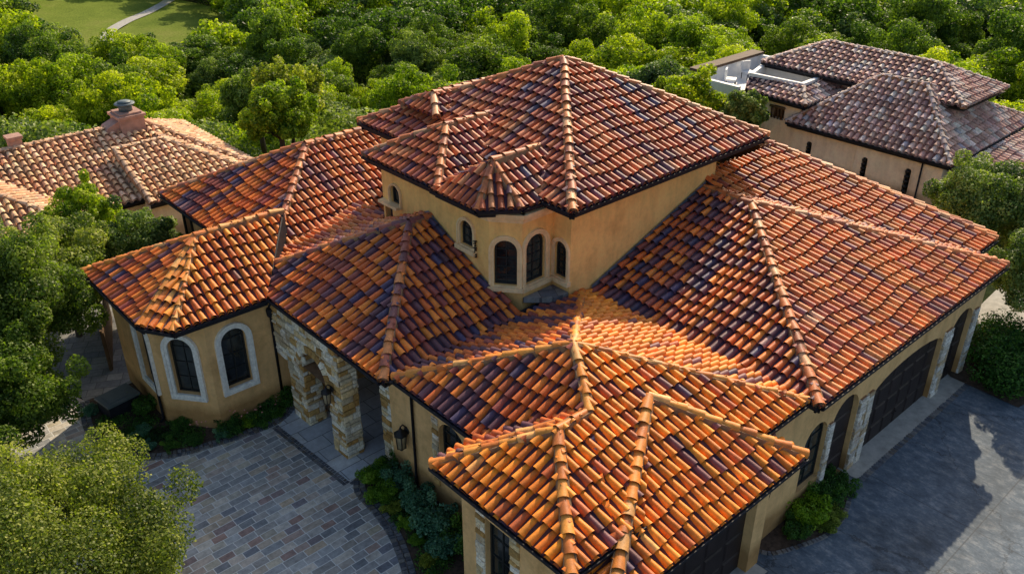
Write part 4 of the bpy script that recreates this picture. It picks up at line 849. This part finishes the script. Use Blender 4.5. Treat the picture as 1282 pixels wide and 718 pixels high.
patch('golf_green', GOLF, 20, 46, M['turf'], .5, 1, .1)
pp = cr([(44, 150), (50, 158), (53, 166), (56, 174), (62, 181), (70, 188), (80, 200), (90, 220)], 6); mb = MB()
for i in range(len(pp)-1):
    a, b = V((*pp[i], 0)), V((*pp[i+1], 0)); n = V(((b-a).y, -(b-a).x, 0)).normalized()*1.1
    mb.add([(p.x, p.y, terr(p.x, p.y)+.62) for p in (a-n, a+n, b+n, b-n)], [(0, 1, 2, 3)])
struct('golf_path', mb, M['path'])

# ================================================================== VEGETATION
RNG = np.random.default_rng(11)
def leaf_mesh(name, lobes, n, size, m, seed, trunk=None, shell=.55, upb=.35, tm=None, flat=.0):
    """lobes: [(cx,cy,cz,rx,ry,rz,weight)]; leaves as small quads through each lobe's outer volume"""
    r = np.random.default_rng(seed); L = np.array([l[:6] for l in lobes], dtype=np.float64)
    wts = np.array([l[3]*l[4]+l[3]*l[5] for l in lobes]); wts = wts/wts.sum(); idx = r.choice(len(L), n, p=wts)
    d = r.normal(size=(n, 3)); d /= np.linalg.norm(d, axis=1)[:, None]
    rad = shell+(1.05-shell)*r.random(n)**.6
    # clumpy surface: push leaves in and out by a noise of the direction
    k1 = r.normal(size=(6, 3))*4.5; ph = r.random(6)*6.28
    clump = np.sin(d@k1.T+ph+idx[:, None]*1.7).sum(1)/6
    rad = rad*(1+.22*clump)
    c = L[idx, :3]+d*L[idx, 3:6]*rad[:, None]
    keep = (clump > -.42) | (r.random(n) < .5); c = c[keep]; d = d[keep]; rad = rad[keep]; clump = clump[keep]; n = len(c)
    nrm = d*.9+r.normal(size=(n, 3))*.75+np.array([0, 0, upb]); nrm /= np.linalg.norm(nrm, axis=1)[:, None]
    t = np.cross(nrm, r.normal(size=(n, 3))); t /= np.linalg.norm(t, axis=1)[:, None]; b = np.cross(nrm, t)
    s = size*(.6+.8*r.random(n))[:, None]
    vs = np.stack([c-t*s*.5, c+b*s*.34+nrm*s*.06, c+t*s*.5, c-b*s*.34+nrm*s*.06], axis=1).reshape(-1, 3)
    lt = r.normal(size=len(L))*.16; tint = np.clip(.5+.18*r.normal(size=n)+.35*clump+.30*(rad-.85)+(lt[idx] if len(idx) == n else lt[idx[keep]]), 0, 1)  # leaves deeper in the crown tinted darker, painting its inner shade
    tv = []; tf = []
    if trunk:
        tb = MB()
        for pts, rs in trunk: tb.tube(pts, rs, 1, n=7)
        tv = tb.v; tf = tb.f
    me = bpy.data.meshes.new(name); nv = len(vs)
    me.vertices.add(nv+len(tv)); co = np.vstack([vs, np.array(tv).reshape(-1, 3)]) if tv else vs
    me.vertices.foreach_set('co', co.astype(np.float32).ravel())
    nl = nv+sum(len(f) for f in tf); me.loops.add(nl)
    li = np.concatenate([np.arange(nv)]+[np.array(f)+nv for f in tf]) if tf else np.arange(nv)
    me.loops.foreach_set('vertex_index', li.astype(np.int32))
    me.polygons.add(n+len(tf)); tot = np.concatenate([np.full(n, 4), np.array([len(f) for f in tf], dtype=int)]) if tf else np.full(n, 4)
    me.polygons.foreach_set('loop_start', np.concatenate([[0], np.cumsum(tot)[:-1]]).astype(np.int32))
    me.materials.append(m); me.materials.append(M['trunk'])
    me.polygons.foreach_set('material_index', np.concatenate([np.zeros(n, int), np.ones(len(tf), int)]).astype(np.int32))
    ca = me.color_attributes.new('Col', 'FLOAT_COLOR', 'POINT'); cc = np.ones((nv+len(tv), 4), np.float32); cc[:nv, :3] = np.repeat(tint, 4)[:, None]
    ca.data.foreach_set('color', cc.ravel()); me.update(calc_edges=True); me.validate()
    return me
def tree_lobes(R, H, zc, n, seed, lr=.42, core=.66):
    r = random.Random(seed); o = [(0, 0, zc, R*core, R*core, H*core*.95)]
    for k in range(n):
        a = k*2.39996+r.random()*.6; zz = -0.55+1.5*(k+.5)/n+r.uniform(-.15, .15); q = math.sqrt(max(.05, 1-min(.95, abs(zz))**2)); s = lr*r.uniform(.7, 1.25)
        o.append((R*.74*q*math.cos(a)*r.uniform(.8, 1.15), R*.74*q*math.sin(a)*r.uniform(.8, 1.15), zc+H*.74*zz, R*s, R*s, R*s*.8))
    return o
def limbs(lobes, zt, r0, z0=0, seed=0, k=6):
    r = random.Random(seed); o = [([(0, 0, z0-.3), (r.uniform(-.1, .1), r.uniform(-.1, .1), zt*.5), (0, 0, zt)], [r0*1.3, r0, r0*.75])]
    for l in lobes[1:1+k*2:2]:
        o.append(([(0, 0, zt*.8), ((l[0])*.45, (l[1])*.45, (zt*.8+l[2])*.52), (l[0], l[1], l[2])], [r0*.6, r0*.35, r0*.1]))
    return o
def near_tree(name, u, v, R, Hh, zc, n, size, m, seed, label, cat='tree', group=None, lobes=14, z=0, r0=.16):
    lb = tree_lobes(R, Hh, zc, lobes*2+6, seed, .27, .5); rq = random.Random(seed+9)
    for k in range(16): a = rq.uniform(0, 6.28); zz = rq.uniform(-.3, .9); q = math.sqrt(max(0, 1-zz*zz)); lb.append((R*q*math.cos(a)*rq.uniform(.92, 1.15), R*q*math.sin(a)*rq.uniform(.92, 1.15), zc+Hh*zz*rq.uniform(.95, 1.12), R*.14, R*.14, R*.16))
    root = tag(empty(name, (u, v, z)), label, cat, group)
    me = leaf_mesh('crown', lb, n, size, LM[m], seed); o = bpy.data.objects.new('crown', me); COL.objects.link(o); o.parent = root
    tb = MB()
    for pts, rs in limbs(lb, zc*.75, r0, 0, seed, 8): tb.tube(pts, rs, 0, n=8)
    tb.build('trunk', M['trunk'], root); return root

near_tree('live_oak', 1.75, 16.3, 2.85, 2.1, 3.1, 150000, .062, 'dull', 5, 'yellowish green tree whose crown fills the bottom left corner', lobes=22, r0=.14)
near_tree('live_oak', 3.75, 26.9, 2.5, 2.7, 3.7, 110000, .085, 'olive', 6, 'tall grey green tree left of the corner bay roof', lobes=20)
near_tree('live_oak', 2.5, 24.4, 2.2, 2.1, 2.5, 80000, .08, 'deep', 8, 'dark green tree at the left edge beside the stone path', lobes=16)
near_tree('live_oak', 3.4, 29.9, 2.6, 2.3, 3.2, 80000, .09, 'grey', 9, 'green tree at the left edge below the tan roofs', lobes=16)
near_tree('young_oak', 8.3, 33.0, 1.25, 1.9, 3.1, 24000, .09, 'lime', 12, 'slim bright green tree in front of the tan roofs', lobes=12, r0=.08)
near_tree('young_oak', 9.2, 30.8, 1.6, 1.9, 2.4, 36000, .09, 'grey', 13, 'rounded dark green tree beside the rear left roof', lobes=14, r0=.09)
near_tree('young_oak', 6.6, 30.6, 1.9, 2.1, 2.6, 40000, .09, 'grey', 14, 'green tree between the corner bay and the tan roofs', lobes=14, r0=.09)
near_tree('live_oak', 33.6, 10.4, 2.3, 1.9, 3.6, 75000, .095, 'grey', 15, 'olive green tree at the right edge beside the rear right roof', lobes=18)
near_tree('live_oak', 31.2, 7.3, 1.7, 2.0, 2.9, 45000, .08, 'grey', 16, 'grey green tree at the right edge by the end of the garage wing', lobes=18)
near_tree('pale_tree', 25.5, 53.0, 2.3, 2.4, 3.2, 30000, .15, 'olive', 17, 'pale grey green tree standing just behind the rear left roof', lobes=16, z=-3.5)
near_tree('pale_tree', 46.0, 36.0, 2.3, 2.3, 3.0, 24000, .17, 'grey', 18, 'pale grey green tree just left of the cream terrace', lobes=16, z=-3)
near_tree('pale_tree', 38.3, 24.6, 1.25, 1.9, 4.6, 22000, .14, 'grey', 19, 'grey green tree between the tower roof and the cream neighbouring wall', lobes=14, z=-2)
near_tree('young_oak', 37.6, 27.6, 2.0, 2.2, 4.6, 26000, .15, 'lime', 20, 'bright green tree just right of the tower roof', lobes=14, z=-2)
near_tree('pale_tree', 58, 30, 3.0, 2.6, 1.6, 10000, .28, 'grey', 22, 'pale tree behind the cream neighbouring house', lobes=16, z=-5)

near_tree('young_oak', 20.4, 40.2, 1.8, 1.9, 2.9, 26000, .13, 'lime', 41, 'bright green tree between the tan roofed house and the rear left roof of the villa', lobes=14)
near_tree('pale_tree', 22.8, 43.6, 2.0, 2.0, 2.6, 26000, .14, 'olive', 42, 'pale green tree just behind the rear left roof of the villa, left of the tower', lobes=14)
# hedge at the right
def hedge(name, poly, h, n, size, m, seed, label, cat):
    r = np.random.default_rng(seed); lb = []
    for k in range(60):
        a, b = r.random(), r.random(); p = (V((*poly[0], 0))*(1-a)+V((*poly[1], 0))*a)*(1-b)+(V((*poly[3], 0))*(1-a)+V((*poly[2], 0))*a)*b
        s = r.uniform(.45, .75); lb.append((p.x-poly[0][0], p.y-poly[0][1], h*r.uniform(.3, .62), s, s, h*.5))
    me = leaf_mesh('foliage', lb, n, size, LM[m], seed, shell=.8); root = tag(empty(name, (*poly[0], 0)), label, cat); o = bpy.data.objects.new('foliage', me); COL.objects.link(o); o.parent = root
hedge('hedge', [(27.9, 7.9), (27.7, 6.5), (30.5, 5.8), (30.8, 8.3)], 1.35, 26000, .09, 'shrub', 31, 'clipped dark green hedge curving along the right side of the driveway', 'hedge')
# shrubs
SH = {}
def shrub_mesh(kind, seed, n=5000):
    key = (kind, seed)
    if key not in SH:
        r = random.Random(seed); lb = [(0, 0, .25, .36, .36, .25)]+[(r.uniform(-.42, .42), r.uniform(-.42, .42), r.uniform(.08, .55), r.uniform(.08, .2), r.uniform(.08, .2), r.uniform(.08, .2)) for _ in range(18)]
        SH[key] = leaf_mesh('shrub', lb, n, .05 if kind != 'blue' else .055, LM[kind], seed+50, shell=.6)
    return SH[key]
def shrub(kind, u, v, s, h, label, group=None, name='shrub', z=.03, rz=None):
    k = int(hsh(u, v)*3); o = bpy.data.objects.new(name, shrub_mesh(kind, k)); COL.objects.link(o); o.location = (u, v, z); o.scale = (s, s, h); o.rotation_euler = (0, 0, hsh(v, u)*6.28 if rz is None else rz)
    return tag(o, label, 'shrub', group)
shrub('bright', 17.75, 7.85, 1.15, 1.25, 'bright green rounded boxwood in the driveway bed', name='boxwood')
shrub('shrub', 18.7, 7.85, 1.0, 1.2, 'dark green shrub beneath the arched window in the driveway bed')
shrub('shrub', 19.5, 7.95, .9, 1.0, 'dark shrub at the right end of the driveway bed')
shrub('olive', 18.4, 7.35, .7, .6, 'low yellowish green shrub at the front edge of the driveway bed')
shrub('shrub', 17.1, 7.7, .8, .7, 'low dark shrub next to the garage pier')
shrub('olive', 17.9, 7.25, .6, .5, 'small yellow green shrub beside the boxwood')
shrub('bright', 10.0, 17.0, .9, .85, 'lime green shrub at the corner of the front bed by the porch'); shrub('bright', 9.85, 16.2, .75, .7, 'lime green shrub second from the porch along the paved edge')
shrub('blue', 10.5, 16.3, .95, .95, 'bluish leafy shrub beneath the wall lantern'); shrub('blue', 10.3, 15.2, 1.05, 1.05, 'bluish leafy shrub beside the downspout')
shrub('shrub', 10.55, 16.95, .8, .9, 'dark shrub against the stone pier'); shrub('blue', 10.2, 14.3, 1.2, 1.2, 'large bluish shrub under the stone-jambed window'); shrub('shrub', 10.4, 13.2, 1.2, 1.15, 'large dark shrub left of the projecting front room')
shrub('blue', 9.9, 13.6, 1.0, .9, 'bluish shrub in the middle of the front bed'); shrub('shrub', 9.0, 11.3, 1.1, .9, 'dark shrub under the tall square window'); shrub('shrub', 8.8, 12.6, .9, .7, 'low dark shrub at the corner of the projecting room')
shrub('shrub', 8.5, 10.4, 1.0, .8, 'low dark shrub at the bottom of the front bed')
for k, (u, v) in enumerate(((9.75, 15.6), (9.7, 14.9), (9.55, 14.2), (9.3, 13.5), (9.0, 12.9), (9.8, 16.5), (8.6, 12.1))): shrub('bright' if k % 3 else 'olive', u, v, .5, .35, 'small low green edging plant along the front bed', 'edging plants of the front bed', 'edging_plant')
shrub('shrub', 9.9, 22.0, 1.1, 1.0, 'dark green shrub under the narrow window by the bay'); shrub('shrub', 9.2, 21.75, .8, .7, 'dark shrub beneath the right arched bay window'); shrub('bright', 8.6, 21.75, .6, .4, 'low green flowering plant below the bay window')
shrub('shrub', 8.0, 21.8, .9, .65, 'dark spreading shrub at the corner of the bay'); shrub('shrub', 6.6, 24.6, 1.0, .9, 'dark shrub against the left face of the bay'); shrub('shrub', 7.0, 23.0, .7, .55, 'low dark shrub under the chamfered bay window')
for k, (u, v) in enumerate(((5.3, 25.6), (5.3, 24.4), (5.4, 23.4), (5.8, 22.7), (6.4, 22.3), (7.1, 22.0), (7.8, 21.75), (8.9, 21.5), (9.5, 21.55), (6.0, 23.5), (6.6, 22.7))): shrub('shrub' if k % 3 else 'blue', u, v, .55, .38, 'small low green edging plant along the bay bed', 'edging plants of the bay bed', 'edging_plant')
r_ = random.Random(3); gl_ = MB()
for k in range(26):
    u, v = r_.choice(((9.5, 21.8), (8.8, 21.7), (8.4, 21.8), (7.4, 22.2), (9.9, 22.0))); u += r_.uniform(-.35, .35); v += r_.uniform(-.2, .25); z = r_.uniform(.35, .6); s = .035
    gl_.add([(u-s, v, z), (u, v-s, z+.02), (u+s, v, z), (u, v+s, z+.02), (u, v, z+.04)], [(0, 1, 4), (1, 2, 4), (2, 3, 4), (3, 0, 4)])
tag(gl_.build('flowers', M['petal']), 'scattered pink flowers in the bed under the bay', 'flowers', kind='stuff')
def ground_cover(name, pts, n, size, m, seed, label):
    r = np.random.default_rng(seed); lb = []
    for (u, v, s) in pts: lb.append((u, v, .05, s, s, .09))
    me = leaf_mesh(name, lb, n, size, LM[m], seed, shell=.1, upb=.9); o = bpy.data.objects.new(name, me); COL.objects.link(o); return tag(o, label, 'ground cover', kind='stuff')
ground_cover('ground_cover', [(5.6, 24.8, .5), (5.7, 23.6, .5), (6.3, 23.1, .5), (7.0, 22.4, .5), (8.2, 21.9, .45), (9.3, 21.8, .45), (6.2, 24.0, .5), (9.8, 21.9, .3)], 12000, .055, 'shrub', 61, 'low green plants covering the bay bed')
ground_cover('ground_cover', [(10.0, 16.2, .5), (9.9, 15.2, .5), (9.8, 14.3, .5), (9.5, 13.4, .5), (8.9, 12.6, .5), (8.5, 11.4, .5), (8.4, 10.2, .5), (8.6, 9.0, .5)], 14000, .055, 'shrub', 62, 'low green plants covering the front bed')
for k, (u, v, kd, sc) in enumerate(((29.4, 8.9, 'grey', 1.5), (30.3, 7.9, 'bright', 1.3), (31.6, 6.6, 'grey', 1.6), (29.2, 5.9, 'bright', 1.0), (31.0, 5.3, 'olive', 1.2))):
    shrub(kd, u, v, sc, sc*.9, ('grey green shrub behind the hedge at the garage wing end', 'lime shrub rising out of the hedge', 'grey green bush at the right edge behind the hedge', 'lime shrub at the front of the hedge', 'yellowish bush at the right edge of the driveway')[k], z=.3)
# utility box and fence by the bay
ac = tag(empty('utility_box', (6.0, 25.2, 0), .15), 'low dark grey utility box on the ground left of the bay', 'utility box')
mb = MB(); mb.box(-.5, .5, -.38, .38, 0, .5); mb.build('body', M['metal'], ac); mb = MB(); mb.box(-.54, .54, -.42, .42, .5, .57); mb.box(-.38, .38, -.28, .28, .57, .585); mb.build('lid', M['acgrey'], ac)
fn = tag(empty('timber_fence', (7.3, 29.4, 0), -.35), 'ochre timber fence panels between the bay and the trees', 'fence')
for k in range(9): mb = MB(); mb.box(-.02, .02, -1.9+k*.42, -1.52+k*.42, 0, 1.5); mb.build('board', M['woodfence'], fn)
for y in (-1.9, 0, 1.9): mb = MB(); mb.box(-.09, -.02, y-.05, y+.05, 0, 1.6); mb.build('post', M['woodfence'], fn)

# ---- forest in the valley
def in_rect(u, v, r): return r[0] < u < r[1] and r[2] < v < r[3]
fvars = []
FT = [('lime', .85), ('deep', .8), ('grey', .75)]
for s in range(5):
    for kind, _ in FT:
        lb = tree_lobes(3.9, 3.3, 5.4, 24, 100+s*7+len(kind), .30, .60); rr_ = random.Random(s*5+len(kind))
        lb = [lb[0]]+[(l[0]*rr_.uniform(.8, 1.3), l[1]*rr_.uniform(.8, 1.3), l[2]+rr_.uniform(-.7, .9), l[3]*rr_.uniform(.7, 1.25), l[4]*rr_.uniform(.7, 1.25), l[5]*rr_.uniform(.7, 1.1)) for l in lb[1:]]
        tr = [([(0, 0, -1.5), (.15, .1, 2), (0, 0, 5)], [.32, .25, .16])]+[([(0, 0, 3), (l[0]*.5, l[1]*.5, 4.6), (l[0], l[1], l[2])], [.15, .09, .03]) for l in lb[1:8:2]]
        fvars.append((kind, leaf_mesh('forest_tree', lb, 12000, .27, LM[kind], 200+s*11+len(kind), tr, shell=.62)))
LBL = {'lime': 'bright yellow green oak in the valley forest', 'deep': 'deep green oak in the valley forest', 'grey': 'grey green oak in the valley forest'}
cand = []; r = random.Random(21); sp = 6.5
for i in range(-30, 60):
    for j in range(-10, 60):
        x = (i+.5*(j % 2))*sp+r.uniform(-2, 2); q = 38+j*sp*.87+r.uniform(-1.8, 1.8)  # x right of view axis, q forward
        u = .672*q+.741*x; v = .741*q-.672*x
        if abs(x) > .60*q*1.05+6 or q > 232: continue
        if in_rect(u, v, (-2, 33, -10, 34)) or in_rect(u, v, (-6, 21, 30, 48)) or in_rect(u, v, (34, 56, 6, 33)): continue
        if q < 62: continue
        du, dv = u-GOLF[0], v-GOLF[1]
        if (du/17)**2+(dv/37)**2 < 1: continue
        cand.append((q, x, u, v))
cand.sort()
stuff = []; cnt = 0
for q, x, u, v in cand:
    z = terr(u, v); n = .5+.5*math.sin(u*.045+1.3)*math.cos(v*.05+.4)+r.uniform(-.35, .35)
    kind = 'lime' if n > .40 else ('deep' if n < .16 else ('grey' if r.random() < .55 else 'deep'))
    me = r.choice([m for k, m in fvars if k == kind]); s = r.uniform(.58, 1.2); rz = r.uniform(0, 6.28)
    if q < 80: s *= .72
    # height limited next to the houses so that they stay in view
    if cnt < 290:
        o = bpy.data.objects.new('forest_tree', me); COL.objects.link(o); o.location = (u, v, z); o.scale = (s*r.uniform(.85, 1.15), s*r.uniform(.85, 1.15), s*r.uniform(.8, 1.25)); o.rotation_euler = (0, 0, rz)
        tag(o, LBL[kind], 'tree', LBL[kind]+', one of many'); cnt += 1
    else: stuff.append((kind, me, u, v, z, s, rz))
print('forest', cnt, len(stuff))
ug = []; ru = random.Random(5)
for k in range(1500):
    q = ru.uniform(72, 200); x = ru.uniform(-.62, .62)*q; u = .672*q+.741*x; v = .741*q-.672*x
    if in_rect(u, v, (-6, 26, 26, 52)) or in_rect(u, v, (32, 58, 3, 36)) or ((u-GOLF[0])/23)**2+((v-GOLF[1])/40)**2 < 1: continue
    sz = ru.uniform(1.6, 2.9); ug.append((u, v, terr(u, v)+ru.uniform(1.0, 3.2), sz, sz, sz*.8))
ug2 = []
for k in range(420):
    q = ru.uniform(44, 78); x = ru.uniform(-.62, .62)*q; u = .672*q+.741*x; v = .741*q-.672*x
    if in_rect(u, v, (-6, 24, 26, 50)) or in_rect(u, v, (31, 56, 5, 31)) or in_rect(u, v, (0, 32, 0, 34)): continue
    sz = ru.uniform(.9, 1.7); ug2.append((u, v, terr(u, v)+ru.uniform(.4, 1.6), sz, sz, sz*.9))
o = bpy.data.objects.new('undergrowth', leaf_mesh('undergrowth', ug2, 260000, .22, LM['grey'], 78, shell=.7)); COL.objects.link(o); tag(o, 'greyish green brush on the slope just behind the houses', 'undergrowth', kind='stuff')
o = bpy.data.objects.new('undergrowth', leaf_mesh('undergrowth', ug, 300000, .45, LM['deep'], 77, shell=.7)); COL.objects.link(o); tag(o, 'dark green undergrowth filling the gaps between the valley trees', 'undergrowth', kind='stuff')
for kind in ('lime', 'deep', 'grey'):
    cs = []; cl = []
    for k, me, u, v, z, s, rz in stuff:
        if k != kind: continue
        nv = len(me.vertices); a = np.empty(nv*3, np.float32); me.vertices.foreach_get('co', a); a = a.reshape(-1, 3)
        c_ = np.empty(nv*4, np.float32); me.color_attributes['Col'].data.foreach_get('color', c_); lf = sum(1 for p in me.polygons if p.material_index == 0)*4
        a = a[:lf]; c_ = c_.reshape(-1, 4)[:lf]; nq = lf//4; pickq = np.arange(0, nq, 5); ii = (pickq[:, None]*4+np.arange(4)).ravel(); a = a[ii]; c_ = c_[ii]; 
        q4 = a.reshape(-1, 4, 3); cen = q4.mean(1, keepdims=True); a = (cen+(q4-cen)*1.9).reshape(-1, 3)
        c, sn = math.cos(rz), math.sin(rz); b = np.stack([a[:, 0]*c-a[:, 1]*sn, a[:, 0]*sn+a[:, 1]*c, a[:, 2]], 1)*s+np.array([u, v, z]); cs.append(b); cl.append(c_*np.array([(.8+.4*r.random())]*3+[1], np.float32))
    if not cs: continue
    co = np.vstack(cs); cc = np.vstack(cl); n = len(co)//4; me = bpy.data.meshes.new('distant_wood')
    me.vertices.add(len(co)); me.vertices.foreach_set('co', co.astype(np.float32).ravel()); me.loops.add(len(co)); me.loops.foreach_set('vertex_index', np.arange(len(co), dtype=np.int32))
    me.polygons.add(n); me.polygons.foreach_set('loop_start', np.arange(0, len(co), 4, dtype=np.int32)); me.materials.append(LM[kind])
    ca = me.color_attributes.new('Col', 'FLOAT_COLOR', 'POINT'); ca.data.foreach_set('color', cc.astype(np.float32).ravel()); me.update(calc_edges=True)
    o = bpy.data.objects.new('distant_wood', me); COL.objects.link(o); tag(o, {'lime': 'bright green', 'deep': 'deep green', 'grey': 'grey green'}[kind]+' trees of the far wood behind the valley forest', 'wood', kind='stuff')
